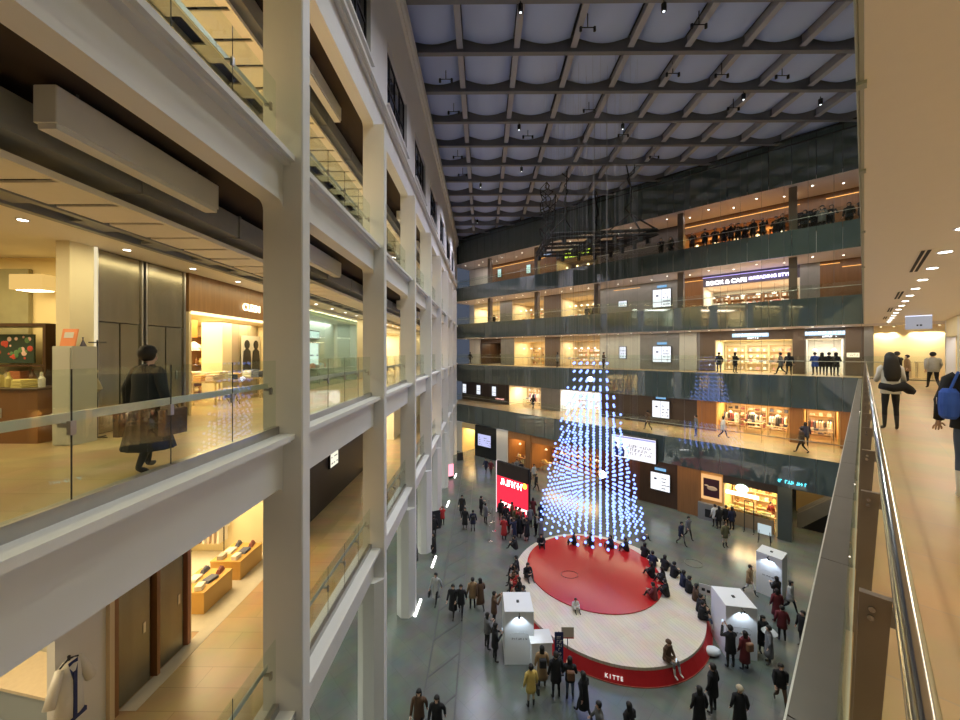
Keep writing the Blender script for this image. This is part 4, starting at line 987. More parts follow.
# lit panels behind the green glass front
m = MB(); m.box(15.3, 21.1, 3.96, 3.98, Z3, Z3+3.4); struct('glazing_left', m, GLASSG, LEFTM)
for i, (s_, z_, w_, h_) in enumerate(((17.4, 2.3, 3.0, .35), (18.3, .75, 1.0, 1.3))):
    screen(LM(s_, 5.20, Z3+z_), w_, h_, ['long white lit panel high behind the green glass front', 'square white lit panel behind the green glass front'][i], 90+i, rows=2, two=False, em=emit('screen pale green', (.85, 1, .9), 1.1))

# ================================================================ stage on the plaza
REDC = mat('red carpet', (.50, .012, .016), .55, var=.1, vs=5)
RGL = mat('red glossy disc', (.52, .022, .022), .16, var=.05, vs=1)
RGL.node_tree.nodes['Principled BSDF'].inputs['Specular IOR Level'].default_value = .8
STW = planks('bleached boards', (.68, .57, .43), (.72, .61, .47), 3.0, .14, .5, R_(68), (.52, .42, .31), .006)
sx, sy = 5.75, 17.70
def ell(rx, ry, n=72, p=2.0): return [(rx*math.copysign(abs(math.cos(2*PI*i/n))**(2/p), math.cos(2*PI*i/n)), ry*math.copysign(abs(math.sin(2*PI*i/n))**(2/p), math.sin(2*PI*i/n))) for i in range(n)]
t = empty('round_stage', (sx, sy, 0), 0, 'big round stage of bleached boards with a red skirt on the plaza', 'stage')
m = MB(); m.prism(ell(4.22, 4.75), .42, .55); m.build('stage_deck', STW, t)
o_, i_ = ell(4.42, 4.95), ell(4.21, 4.74); m = MB(); n = 72
m.add([(*p, 0) for p in o_] + [(*p, .04) for p in o_] + [(*p, .46) for p in i_], [(k, (k+1) % n, n+(k+1) % n, n+k) for k in range(n)] + [(n+k, n+(k+1) % n, 2*n+(k+1) % n, 2*n+k) for k in range(n)])
sk = m.build('stage_skirt', REDC, t)
m = MB(); m.prism([(p[0]*1.003, p[1]*1.003) for p in o_], 0, .035); m.build('skirt_edge', mat('skirt edge', (.55, .12, .08), .5), t)
# white letters on the skirt
for i, ch in enumerate('KITTE'):
    lx = -1.33+i*.125; ly = -4.885*math.sqrt(1-(lx/4.36)**2)-.012
    lettering(ch, .17, emit('skirt letters', (.9, .85, .8), .8), t, Matrix.Translation((lx, ly-.02, .20)) @ Matrix.Rotation(math.atan(lx*4.9/4.36/4.36/math.sqrt(1-(lx/4.36)**2)), 4, 'Z') @ Matrix.Rotation(R_(63), 4, 'X'), .012)
dx, dy = 5.65, 18.85
m = MB(); m.prism(ell(3.32, 3.32), .552, .60); m.build('red_disc', RGL, M=Matrix.Translation((dx, dy, 0)), label='large glossy red disc lying on the round stage', cat='platform')
m = MB(); q_ = [(p[0], p[1], .606) for p in ell(.42, .30, 32)]; m.path(q_+q_[:1], .012, 5); m.build('floor_mark', mat('dark red ring', (.22, .01, .01), .4), M=Matrix.Translation((dx-1.3, dy-.6, 0)), label='thin dark oval ring on the red disc', cat='floor mark')

# ================================================================ tree of light balls
tx, ty = 5.56, 18.8
LBALL = emit('light ball blue white', (.22, .33, 1), 2.9)
zb = 3.05; H_ = 8.2; RT = 2.72
tr = empty('light_tree', (tx, ty, zb), 0, 'tall cone shaped tree of hanging blue white light balls over the red disc', 'light installation')
pts = []; strs = []; gs = .46; gz = .43; ga = -R_(17.9)
for ix in range(-9, 10):
    for iy in range(-9, 10):
        x, y = (ix+iy)*gs*.7071+.493-.325, (ix-iy)*gs*.7071; rr = math.hypot(x, y)
        if rr > 2.74: continue
        x, y = x*math.cos(ga)-y*math.sin(ga), x*math.sin(ga)+y*math.cos(ga); strs.append((x, y)); k = 0
        while k*gz <= H_ and rr <= 2.74-1.85*(k*gz/H_): pts.append((x, y, k*gz)); k += 1
cw = Vector((-tx, -ty, EZ-zb)); pts.sort(key=lambda p: (Vector(p)-cw).length)
mb1 = MB(); mb1.ball((0, 0, 0), .066, 8, 6); bm_ = mb1.mesh('light_ball', LBALL, True)
for p in pts[:100]:
    o = bpy.data.objects.new('light_ball', bm_); COL.objects.link(o); o.parent = tr; o.location = p
m = MB()
for p in pts[100:]: m.ball(p, .066, 6, 4)
m.build('light_balls', LBALL, tr, smooth=True, kind='stuff')
m = MB()
for (x, y) in strs[::2]: m.tube((x, y, 0), (x, y, 22.4), .003, 3)
m.build('hanging_wires', mat('wire', (.20, .20, .22), .4), tr, kind='stuff')
m = MB(); m.ball((0, 0, H_-.85), .13, 12, 8); m.build('top_ornament', emit('ornament', (.6, .75, 1), 9), tr)
m = MB(); m.ball((.3, -1.0, 2.75), .17, 12, 8); m.build('centre_lamp', emit('centre lamp', (.9, .95, 1), 9), tr)
# ---------------------------------------------------------------- black lighting rig above
rx_, ry_ = 8.2, 29.4
rg = empty('lighting_rig', (rx_, ry_, 20.3), 0, 'black square truss with lamps and cables hung under the roof beyond the light tree', 'lighting truss')
def truss(a, b):
    a, b = Vector(a), Vector(b); m = MB(); d = (b-a).normalized(); s_ = d.cross(Vector((0, 0, 1))).normalized()*.16; u_ = Vector((0, 0, .32))
    C4 = [s_, -s_, s_+u_, -s_+u_]
    for c in C4: m.tube(a+c, b+c, .07, 6)
    n = int((b-a).length/.45)
    for i in range(n):
        p, q = a.lerp(b, i/n), a.lerp(b, (i+1)/n)
        for c0, c1 in ((C4[0], C4[2]), (C4[1], C4[3]), (C4[0], C4[1]), (C4[2], C4[3])):
            m.tube(p+(c0 if i % 2 else c1), q+(c1 if i % 2 else c0), .02, 4)
        m.tube(p+C4[0], p+C4[2], .014, 4); m.tube(p+C4[1], p+C4[3], .014, 4)
    return m
cs = [(-3.2, -2.2, 0), (4.3, -3.2, 0), (2.3, 1.9, 0), (-3.3, 2.9, 0)]
for i in range(4): truss(cs[i], cs[(i+1) % 4]).build('truss_bar', BLACK, rg)
truss((.5, -2.6, .0), (-.4, 2.3, .0)).build('truss_bar', BLACK, rg); truss((-3.1, .3, 0), (3.2, -.6, 0)).build('truss_bar', BLACK, rg)
for i, c in enumerate(cs):
    m = MB(); mid = (c[0]*.62, c[1]*.8, 1.7)
    m.path([(c[0]+1.2*(-1 if c[0] > 0 else 1), c[1], .35), mid, (c[0], c[1], .35)], .06, 6); m.path([mid, (mid[0]+.1, mid[1], 3.5), (mid[0]*.9, mid[1], 5.3)], .045, 6)
    r = random.Random(i); q = Vector(mid)
    for k in range(7):
        q2 = Vector((mid[0]+r.uniform(-.4, .4), mid[1]+r.uniform(-.3, .3), mid[2]+(k+1)*.5)); m.tube(q, q2, .035, 4); q = q2
    m.path([(c[0]*.2, c[1]*.3, .35), mid], .04, 5); m.build('hanging_cable', BLACK, rg)
for i in range(14):
    a = cs[i % 4]; b = cs[(i+1) % 4]; u = (i//4+.6)/4.2; x, y = a[0]+(b[0]-a[0])*u, a[1]+(b[1]-a[1])*u
    m = MB(); m.tube((x, y, -.05), (x, y, -.16), .03, 6); m.tube((x, y-.02, -.50), (x, y+.02, -.14), .14, 10, .17); m.build('stage_lamp', BLACK, rg)
# a second slack bundle of cables beside
t = empty('cable_bundle', (5.2, 29.6, 20.9), 0, 'tangled black cables hanging from the roof at the left of the rig', 'cables')
m = MB(); r = random.Random(9)
for j in range(5):
    q = Vector((r.uniform(-.5, .5), r.uniform(-.4, .4), 0))
    for k in range(9):
        q2 = Vector((r.uniform(-.6, .6), r.uniform(-.4, .4), (k+1)*.48)); m.tube(q, q2, .035, 4); q = q2
    m.tube(q, (0, 0, 4.8), .03, 4)
m.build('cables', BLACK, t, kind=None)

# ================================================================ screens and booths on the plaza
# big white display on the lower far gallery
dS = -3.35
xa, xb = fs(611.5, dS), fs(656, dS); za, zb_ = fh(612, 455.5, dS), fh(612, 434, dS)
t = empty('led_display', M=FARM @ TR(xa, dS, za), label='big bright white LED display with figures and blue text, mounted before the lower far gallery', cat='screen')
W_, H2 = xb-xa, zb_-za
m = MB(); m.cbox(0, W_, .03, .45, -.06, H2+.06, .01); m.build('housing', DARK, t)
m = MB(); m.box(.03, W_-.03, 0, .029, 0, H2); sc_ = m.build('display', emit('led white', (.97, .95, 1), 1.15), t)
INK = mat('ink navy', (.03, .05, .25), .6)
m = MB(); m.box(.05, W_-.05, -.004, 0, H2-.16, H2-.04); m.build('title_band', emit('ink lavender', (.45, .45, .9), .9), sc_)
m = MB()
for x in (W_*.10, W_*.24): m.ball((x, -.002, H2*.62), .12, 10, 6, (1, .03, 1)); m.rings([(x, -.002, H2*.06, .22, .004), (x, -.002, H2*.35, .24, .004), (x, -.002, H2*.48, .08, .004)], 10)
m.build('figures', INK, sc_)
scribble(TR(W_*.64, -.001, H2*.16), W_*.5, H2*.50, mat('ink grey', (.42, .42, .52), .6), sc_, 3, 12, 'caption')
m = MB(); m.box(.3, W_-.3, .45, .58, H2*.3, H2*.6); m.build('wall_mount', DARK, t)
# red backdrop screen
p0 = gp(497, 512); p1 = (rot2(3.27, 24.7)); p0 = rot2(1.25, 26.7)
ang = math.atan2(p1[1]-p0[1], p1[0]-p0[0]); Wd = math.hypot(p1[0]-p0[0], p1[1]-p0[1])
t = empty('stage_screen', (p0[0], p0[1], 0), ang, 'tall red and black lit event screen with white lettering behind the plaza queue', 'screen')
m = MB(); m.box(-.05, Wd+.05, .03, .22, 0, 3.78); m.build('cabinet', BLACK, t)
m = MB(); m.box(0, Wd, 0, .029, .35, 2.75); d_ = m.build('display', emit('led red', (1, .03, .07), 1.1), t)
m = MB(); m.box(0, Wd, 0, .029, 2.751, 3.75); m.build('dark_header', mat('header dark', (.03, .018, .018), .4), t)
m = MB(); m.box(-.09, -.051, 0, .3, 0, 3.78); m.build('side_edge', emit('side edge pink', (1, .75, .8), 1.2), t)
scribble(TR(Wd*.50, -.002, 2.0) , Wd*.74, .62, emit('led letters', (1, .92, .85), 5), d_, 1, 21)
scribble(TR(Wd*.5, -.002, .55), Wd*.9, .38, MATS['led letters'], d_, 1, 23)
m = MB(); m.ball((Wd*.9, -.005, 2.55), .2, 12, 8, (1, .04, 1)); m.build('emblem', emit('emblem amber', (1, .55, .05), 3), d_)
def booth(x, y, rz, w_, d_, h, label, arc=True, seed=1):
    t = empty('photo_booth', (x, y, 0), rz, label, 'booth')
    BW = mat('booth white', (.80, .82, .84), .5)
    m = MB(); m.box(-w_/2, -w_/2+.05, -d_/2, d_/2, 0, h); m.box(w_/2-.05, w_/2, -d_/2, d_/2, 0, h); m.box(-w_/2+.05, w_/2-.05, d_/2-.05, d_/2, 0, h); m.box(-w_/2+.05, w_/2-.05, -d_/2, d_/2-.05, h-.05, h)
    m.build('casing', BW, t)
    m = MB(); m.box(-w_/2+.051, w_/2-.051, -d_/2, -d_/2+.03, 0, h-.051); f = m.build('front_panel', BW, t)
    m = MB(); r = w_*.40
    pts = [(r*math.cos(PI*i/14), .35+.0+r*.45*math.sin(PI*i/14)) for i in range(15)]
    m.box(-.04, .04, -d_/2-.012, -d_/2, h-.28, h-.17); m.build('lamp_housing', DARK, f)
    scribble(TR(0, -d_/2-.001, h*.46), w_*.5, .09, DARK, f, 1, seed)
    m = MB()
    for i in range(14):
        a0, a1 = PI*i/14, PI*(i+1)/14; m.tube((r*.8*math.cos(a0), -d_/2-.004, h*.55+r*.3*math.sin(a0)), (r*.8*math.cos(a1), -d_/2-.004, h*.55+r*.3*math.sin(a1)), .006, 4)
    m.build('front_motif', mat('motif grey', (.45, .5, .55), .5), f)
    m = MB(); m.box(-.05, .05, -.06, .06, h, h+.03); m.build('roof_knob', DARK, t)
    l = bpy.data.lights.new('booth_lamp', 'SPOT'); l.energy = 26; l.color = (.72, .86, 1); l.spot_size = R_(105); l.spot_blend = .35; l.shadow_soft_size = .02
    lo = bpy.data.objects.new('booth_lamp', l); COL.objects.link(lo); lo.location = Matrix.Translation((x, y, 0)) @ Matrix.Rotation(rz, 4, 'Z') @ Vector((0, -d_/2-.20, h-.10)); lo.rotation_euler = (R_(14), 0, rz)
    m = MB(); m.tube((0, -d_/2, h-.04), (0, -d_/2-.20, h-.04), .012, 6); m.tube((0, -d_/2-.20, h-.07), (0, -d_/2-.20, h-.03), .035, 8); m.build('lamp_arm', DARK, t)
    return t
a = rot2(1.48, 14.22); booth(a[0], a[1], YAW, 1.10, 1.12, 2.0, 'white photo booth with an arched light glow, left of the round stage', seed=3)
b = rot2(10.14, 14.50); booth(b[0], b[1], YAW-R_(9), 1.10, 1.2, 2.0, 'white photo booth right of the round stage, a couple standing before it', seed=4)
c = rot2(14.30, 17.75); booth(c[0], c[1], YAW-R_(52), 1.0, .95, 2.0, 'white photo booth farthest to the right on the plaza', seed=5)
t = empty('reception_desk', (*gp(542, 672), 0), R_(4), 'small white counter panel between the left booth and the navy banner', 'counter')
m = MB(); m.box(-.38, .38, 0, .6, 0, 1.05); m.build('body', MATS['booth white'], t); m = MB(); m.box(-.42, .42, -.04, .64, 1.0501, 1.09); m.build('countertop', WHITE, t)
t = empty('banner_stand', (*gp(559, 673), 0), 0, 'narrow navy banner with white marks beside the round stage', 'banner')
m = MB(); m.box(-.17, .17, -.12, .12, 0, .03); m.tube((0, .04, .03), (0, .04, 1.5), .012); m.build('stand', DARK, t)
m = MB(); m.box(-.16, .16, 0, .015, .25, 1.5); f = m.build('cloth', mat('banner navy', (.02, .03, .12), .7), t); scribble(Matrix.Translation((-.06, -.002, .35)) @ TR(.05, 0, 0), .14, 1.0, WHITE, f, 7, 31)
t = empty('notice_stand', (*gp(567.5, 660), 0), 0, 'small beige notice board on a pole, at the left rim of the stage', 'sign')
m = MB(); m.tube((0, 0, 0), (0, 0, 1.1), .015); m.box(-.15, .15, -.12, .12, 0, .02); m.build('pole', DARK, t)
m = MB(); m.box(-.24, .24, -.03, -.01, .85, 1.28); f = m.build('board', mat('board beige', (.62, .55, .42), .6), t); m = MB(); m.box(-.24, .24, -.035, -.03, .85, .89); m.build('board_edge', REDC, f)
t = empty('notice_stand', (*gp(705.5, 612), 0), R_(-30), 'small white card sign with two dark squares, between the stage and the right booth', 'sign')
m = MB(); m.tube((0, 0, 0), (0, 0, .9), .012); m.box(-.12, .12, -.12, .12, 0, .02); m.build('pole', DARK, t)
m = MB(); m.box(-.25, .25, -.03, -.01, .8, 1.25); f = m.build('board', WHITE, t); m = MB(); m.box(-.15, -.02, -.034, -.03, .95, 1.08); m.box(.05, .18, -.034, -.03, .92, 1.05); m.build('marks', DARK, f)
# black boards and light strips by the pillars, small signs
for i, (x, y, rz, lab) in enumerate(((435.5, 528, 25, 'black board standing at the foot of a pillar, beside the child in red'), (460, 460, 10, 'low dark board by the pillars, near the far corner'))):
    t = empty('a_board', (*gp(x, y), 0), R_(rz), lab, 'sign board')
    for s_ in (-1, 1): m = MB(); m.box(-.32, .32, -.015, .015, 0, 1.15 if i == 0 else .8, Matrix.Translation((0, s_*.16, 0)) @ Matrix.Rotation(R_(s_*7), 4, 'X')); m.build('leaf', BLACK, t)
for i, (x, y) in enumerate(((418, 608), (434, 562), (448, 504), (455.5, 476))):
    m = MB(); m.box(-.05, .05, -.55, .55, 0, .05); m.build('floor_light', emit('floor light white', (1, 1, .95), 5), M=TR(*gp(x, y), 0, R_(-4)), label='white glowing strip light on the plaza floor beside a pillar, %s' % ['nearest', 'second', 'third', 'farthest'][i], cat='floor light')
t = empty('lit_sign', (*gp(451, 478), 0), R_(35), 'small pink lit sign standing against a far pillar', 'sign')
m = MB(); m.box(-.25, .25, -.05, .05, .2, 1.3); m.build('panel', emit('sign pink', (1, .35, .45), 1.6), t); m = MB(); m.box(-.2, .2, -.08, .08, 0, .2); m.build('base', DARK, t)
# queue barriers near the red screen
for i, (x, y) in enumerate(((492, 522), (494, 531), (490, 541), (512, 545), (489, 513))):
    o = empty('queue_post', (*gp(x, y), 0), 0, 'slim steel queue post on the plaza beside the red screen queue', 'queue post', 'steel queue posts')
    m = MB(); m.rings([(0, 0, 0, .16, .16), (0, 0, .02, .15, .15), (0, 0, .03, .03, .03)], 14); m.build('base', CHROME, o); m = MB(); m.tube((0, 0, .03), (0, 0, .95), .022); m.ball((0, 0, .97), .035); m.build('pole', CHROME, o)
for i, (x, y) in enumerate(((647, 601-10), (795, 590+8))): pass
for i, (x, y, r) in enumerate(((693.5, 563.5, .45),)):
    m = MB(); q_ = [(p[0], p[1], .004) for p in ell(r, r*.9, 32)]; m.path(q_+q_[:1], .014, 5); m.build('floor_hatch', mat('hatch', (.11, .115, .10), .5), M=TR(*gp(x, y), 0), label='faint ring outline in the plaza floor right of the seated row', cat='hatch')

# ================================================================ end and right side of the walkway
e0 = 34.9
WM = WAYM
area('walkway_light_a', WM, (16, -1.9, 13.46), 30, .25, 200, (1, .88, .70))
area('walkway_light_b', WM, (0, -2.2, 13.46), 8, .25, 34, (1, .86, .66))
downlights(WM, [(8.2+1.72*k, -.94, 13.499) for k in range(14)], 'in the row over the walkway beside the viewer', emit('lamp walkway', (1, .95, .85), 14), .075)
for i, (a_, b_) in enumerate(((9.5, 11.9), (15.5, 17.6), (21, 23), (26, 28))):
    t = empty('air_slot', M=WM @ TR(a_, -.71, 13.49), label='slim dark air slot in the walkway ceiling, %s' % ['nearest', 'second', 'third', 'farthest'][i], cat='vent')
    m = MB(); m.box(0, b_-a_, -.075, .075, 0, .009); m.build('frame', TANC, t)
    m = MB(); m.box(.02, b_-a_-.02, -.055, -.012, -.004, 0); m.box(.02, b_-a_-.02, .012, .055, -.004, 0); m.build('slot', BLACK, t)
t = empty('hanging_sign', M=WM @ TR(24.4, -1.60, 12.78) @ Matrix.Scale(.68, 4), label='translucent white hanging sign below the walkway ceiling', cat='sign')
m = MB(); m.box(-.03, .03, -.55, .55, 0, .82); m.build('panel', emit('sign grey white', (.72, .72, .80), .45), t)
m = MB(); m.box(-.035, -.031, -.15, -.05, .2, .3); m.box(-.035, -.031, .0, .08, .2, .3); m.build('pictogram', DARK, t); m = MB(); m.box(-.035, .035, -.55, .55, .8201, .876); m.build('lamp_strip', emit('sign blue', (.7, .75, 1), 1.5), t)
# end wall with spot scallops (the far gallery storefront line)
s_l, s_r = fs(873, 3.5), 39.9
wallseg(FARM, fs(873, 3.4), s_r, 3.5, Z3, 13.5, mat('butter wall', (.88, .72, .42), .6), .2)
m = MB(); m.box(fs(864, 3.1), fs(873, 3.4), 3.0, 3.6, Z3, 13.5); struct('wall_column_metal', m, GRYP, FARM)
for i, x in enumerate((881, 894, 917, 930, 940)):
    s_ = fs(x, 3.0)
    l = bpy.data.lights.new('wall_spot', 'SPOT'); l.energy = 140; l.color = (1, .84, .55); l.spot_size = R_(80); l.spot_blend = .5; l.shadow_soft_size = .03
    lo = bpy.data.objects.new('wall_spot', l); COL.objects.link(lo); lo.matrix_basis = FARM @ TR(s_, 3.15, 13.38) @ Matrix.Rotation(R_(12), 4, 'X')
    t = empty('spot_lamp', M=FARM @ TR(s_, 3.10, 13.44), label='small spotlight washing the butter yellow end wall', cat='spotlight', group='spotlights at the end wall')
    m = MB(); m.tube((0, 0, -.03), (0, 0, .06), .045, 10); m.build('head', LIGHTW, t); m = MB(); m.tube((0, 0, -.02), (0, 0, .059), .055, 10); m.build('can', WHITE, t)
for i, x in enumerate((903, 924)):
    table(FARM @ TR(fs(x, 2.9), 2.9, Z3), .7, .6, 1.0, LTWOOD, 'light wooden table before the butter yellow end wall, %s' % ['left', 'right'][i])
# right side shop glimpsed at the frame edge
WR = WAYR @ Matrix.Translation((0, 0, 0))
m = MB(); m.box(27.5, 28.0, -3.3, -3.0, Z3, 13.5); m.box(31.3, 31.7, -3.3, -3.0, Z3, 13.5); struct('trim_50', m, WHITE, WM)
m = MB(); m.box(28.0, 31.3, -3.3, -3.0, 12.6, 13.5); m.box(-6, 27.5, -3.2, -3.0, Z3, 13.5); struct('wall_right_inner', m, CREAM, WM)
t = empty('display_screen', M=WM @ TR(29.6, -3.6, Z3+.5), rz=0, label='tall bright panel with red and blue print inside the shop at the right edge', cat='screen')
t.matrix_basis = WM @ TR(29.6, -4.2, Z3+.4) @ Matrix.Rotation(PI, 4, 'Z')
m = MB(); m.box(-1.4, 1.4, 0, .08, 0, 2.0); m.build('bezel', WHITE, t); m = MB(); m.box(-1.3, 1.3, -.01, 0, .05, 1.95); f = m.build('display', emit('panel white', (.95, .93, 1), 1.6), t)
t.matrix_basis = WM @ TR(29.6, -4.2, Z3+.4)
m = MB(); m.box(-1.3, 1.3, -.02, -.011, .2, .5); m.build('red_print', mat('print red', (.7, .08, .1), .5), f); m = MB(); m.box(-1.0, .9, -.02, -.011, .7, .95); m.build('blue_print', mat('print blue', (.1, .2, .6), .5), f)
area('right_shop_light', WM, (29.6, -4.3, 13.3), 3, 1.5, 90, (1, .92, .9))
# ================================================================ people
SKIN = mat('skin', (.55, .35, .25), .55)
HAIRB = mat('hair black', (.012, .010, .009), .6); HAIRD = mat('hair brown', (.06, .03, .015), .6)
SHOE = mat('shoe dark', (.02, .02, .02), .5); SHOEW = mat('shoe white', (.7, .7, .68), .5)
CLO = {'black': (.012, .012, .014), 'navy': (.015, .02, .05), 'grey': (.16, .16, .17), 'tan': (.34, .22, .11), 'brown': (.10, .055, .03), 'beige': (.50, .42, .30),
       'yellow': (.62, .45, .12), 'red': (.45, .03, .03), 'wine': (.14, .02, .025), 'white': (.70, .70, .68), 'olive': (.14, .13, .06), 'denim': (.06, .09, .16), 'pale grey': (.42, .43, .42), 'blue': (.03, .10, .50), 'plaid': (.12, .12, .12)}
def cl(n): return mat('cloth '+n, CLO[n], .85, var=.12, vs=14)
def V3(*a): return Vector(a)
POSES = {}
def pose(name, hip, chest, head, hips, knees, ankles, toes, elb, wri, hdir):
    POSES[name] = dict(hip=V3(*hip), chest=V3(*chest), head=V3(*head), knees=[V3(*k) for k in knees], ankles=[V3(*k) for k in ankles], toes=[V3(*k) for k in toes],
                       elb=[V3(*k) for k in elb], wri=[V3(*k) for k in wri], hd=V3(*hdir).normalized())
# figures 1.60 m tall, facing +Y; index 0 left side (x<0), 1 right side
pose('stand', (0, 0, .86), (0, .01, 1.28), (0, .02, 1.47), None, [(-.10, .01, .46), (.10, .01, .46)], [(-.11, -.02, .07), (.11, -.02, .07)], [(-.13, .13, .03), (.13, .13, .03)], [(-.24, -.02, 1.04), (.24, -.02, 1.04)], [(-.26, .06, .82), (.26, .06, .82)], (0, .15, -1))
pose('phone', (0, 0, .86), (0, .01, 1.28), (0, .04, 1.47), None, [(-.10, .01, .46), (.10, .01, .46)], [(-.11, -.02, .07), (.11, -.02, .07)], [(-.13, .13, .03), (.13, .13, .03)], [(-.24, .04, 1.04), (.24, .04, 1.04)], [(-.09, .28, 1.14), (.09, .28, 1.14)], (.3, .9, .3))
pose('photo', (0, 0, .86), (0, .01, 1.28), (0, .03, 1.48), None, [(-.10, .01, .46), (.10, .01, .46)], [(-.11, -.02, .07), (.11, -.02, .07)], [(-.13, .13, .03), (.13, .13, .03)], [(-.24, .14, 1.14), (.24, .14, 1.14)], [(-.08, .34, 1.40), (.08, .34, 1.40)], (.2, .5, 1))
pose('walk', (0, 0, .84), (0, .03, 1.27), (0, .06, 1.46), None, [(-.09, .16, .47), (.09, -.03, .44)], [(-.09, .26, .09), (.09, -.30, .14)], [(-.10, .41, .06), (.10, -.20, .04)], [(-.23, -.10, 1.05), (.23, .06, 1.05)], [(-.25, -.14, .84), (.24, .24, .88)], (0, .3, -1))
pose('stride', (0, 0, .85), (0, .02, 1.28), (0, .04, 1.47), None, [(-.08, .10, .46), (.08, .0, .45)], [(-.10, .10, .08), (.10, -.18, .10)], [(-.16, .24, .04), (.11, -.06, .03)], [(-.25, -.04, 1.06), (.25, .0, 1.06)], [(-.29, .0, .84), (.28, .05, .85)], (0, .3, -1))
pose('sit', (0, 0, .10), (0, .04, .52), (0, .09, .71), None, [(-.13, .40, .18), (.13, .40, .18)], [(-.13, .50, -.24), (.13, .46, -.26)], [(-.14, .64, -.30), (.14, .60, -.31)], [(-.24, .08, .30), (.24, .08, .30)], [(-.10, .30, .24), (.10, .30, .24)], (.2, 1, -.2))
pose('sitlow', (0, 0, .11), (0, .06, .52), (0, .12, .70), None, [(-.15, .34, .36), (.15, .34, .36)], [(-.14, .48, .06), (.14, .46, .06)], [(-.15, .62, .02), (.15, .60, .02)], [(-.25, .12, .32), (.25, .12, .32)], [(-.08, .34, .36), (.08, .34, .36)], (.2, 1, -.1))
pose('lean', (0, -.10, .86), (0, .06, 1.26), (0, .12, 1.44), None, [(-.10, -.06, .46), (.10, -.06, .46)], [(-.11, -.10, .07), (.11, -.10, .07)], [(-.13, .05, .03), (.13, .05, .03)], [(-.26, .18, 1.04), (.26, .18, 1.04)], [(-.14, .36, 1.06), (.14, .36, 1.06)], (.3, 1, -.1))
def skinned(verts, edges, rad, sub=1):
    me = bpy.data.meshes.new('body'); me.from_pydata(verts, edges, []); o = bpy.data.objects.new('body', me); COL.objects.link(o)
    o.modifiers.new('s', 'SKIN'); sm = o.modifiers.new('d', 'SUBSURF'); sm.levels = sub; sm.render_levels = sub
    for i, r in enumerate(rad):
        v = me.skin_vertices[0].data[i]; v.radius = (r if isinstance(r, tuple) else (r, r)); v.use_root = (i == 0)
    dg = bpy.context.evaluated_depsgraph_get(); dg.update()
    out = bpy.data.meshes.new_from_object(o.evaluated_get(dg)); bpy.data.objects.remove(o); bpy.data.meshes.remove(me); return out
BODIES = {}
def body_mesh(pn, fine=False):
    if pn in BODIES: return BODIES[pn]
    P = POSES[pn]; v = []; e = []; r = []; tg = []
    def add(p, rad, par=None, t=0):
        v.append(tuple(p)); r.append(rad); tg.append(t)
        if par is not None: e.append((par, len(v)-1))
        return len(v)-1
    up = (P['chest']-P['hip']).normalized()
    h = add(P['hip'], (.125, .095), None, 1)
    wst = add(P['hip'].lerp(P['chest'], .42), (.115, .085), h, 2)
    ch = add(P['hip'].lerp(P['chest'], .85), (.145, .095), wst, 2)
    nb = add(P['chest']+up*.03, (.07, .06), ch, 2)
    nk = add(P['chest'].lerp(P['head'], .62), .045, nb, 0)
    jaw = add(P['head']+Vector((0, .01, -.035)), (.062, .068), nk, 0)
    hd = add(P['head']+Vector((0, 0, .04)), (.074, .088), jaw, 0)
    add(P['head']+Vector((0, -.005, .105)), (.05, .06), hd, 0)
    nz = add(P['head']+Vector((0, .088, -.005)), .012, jaw, 0); add(P['head']+Vector((0, .105, -.012)), .009, nz, 0)
    for s_ in (-1, 1): add(P['head']+Vector((s_*.082, -.005, .01)), .014, hd, 0)
    for i, s_ in enumerate((-1, 1)):
        hj = add(P['hip']+Vector((s_*.085, 0, -.04)), .088, h, 1)
        m1 = add((P['hip']+Vector((s_*.085, 0, -.04))).lerp(P['knees'][i], .5), .078, hj, 1)
        k = add(P['knees'][i], .055, m1, 1)
        m2 = add(P['knees'][i].lerp(P['ankles'][i], .38), .054, k, 1)
        an = add(P['ankles'][i], .034, m2, 3)
        bl = add(P['ankles'][i].lerp(P['toes'][i], .55), (.040, .03), an, 3); add(P['toes'][i], (.036, .022), bl, 3)
        sh = add(P['chest']+Vector((s_*.155, 0, 0)), .052, ch, 2)
        el = add(P['elb'][i], .038, sh, 2); wr = add(P['wri'][i], .024, el, 0)
        d = (P['wri'][i]-P['elb'][i]).normalized()
        side = Vector((-s_, 0, 0)); side = (side - d*side.dot(d)).normalized(); nrm = d.cross(side)
        pm = add(P['wri'][i]+d*.05, (.032, .016), wr, 0)
        base = P['wri'][i]+d*.072
        for f_, (o_, L_) in enumerate(((-.026, .062), (-.009, .072), (.009, .068), (.026, .05))):
            b0_ = add(base+side*o_, .0085, pm, 0); b1_ = add(base+side*o_*1.1+d*L_*.5+nrm*.004*s_, .008, b0_, 0); add(base+side*o_*1.15+d*L_*.9+nrm*.018*s_, .006, b1_, 0)
        t0 = add(P['wri'][i]+d*.03+side*.030, .010, pm, 0); add(P['wri'][i]+d*.062+side*.052, .008, t0, 0)
    me = skinned(v, e, r, 1)
    for m_ in (SKIN, cl('black'), cl('black'), SHOE): me.materials.append(m_)
    segs = [(Vector(v[a]), Vector(v[b]), tg[b]) for a, b in e]
    for p in me.polygons:
        c = p.center; best = 9; bt = 0
        for a, b, t_ in segs:
            ab = b-a; u = max(0, min(1, (c-a).dot(ab)/max(ab.length_squared, 1e-9))); dd = (c-a-ab*u).length
            if dd < best: best = dd; bt = t_
        p.material_index = bt; p.use_smooth = True
    BODIES[pn] = me; return me
COATS = {}
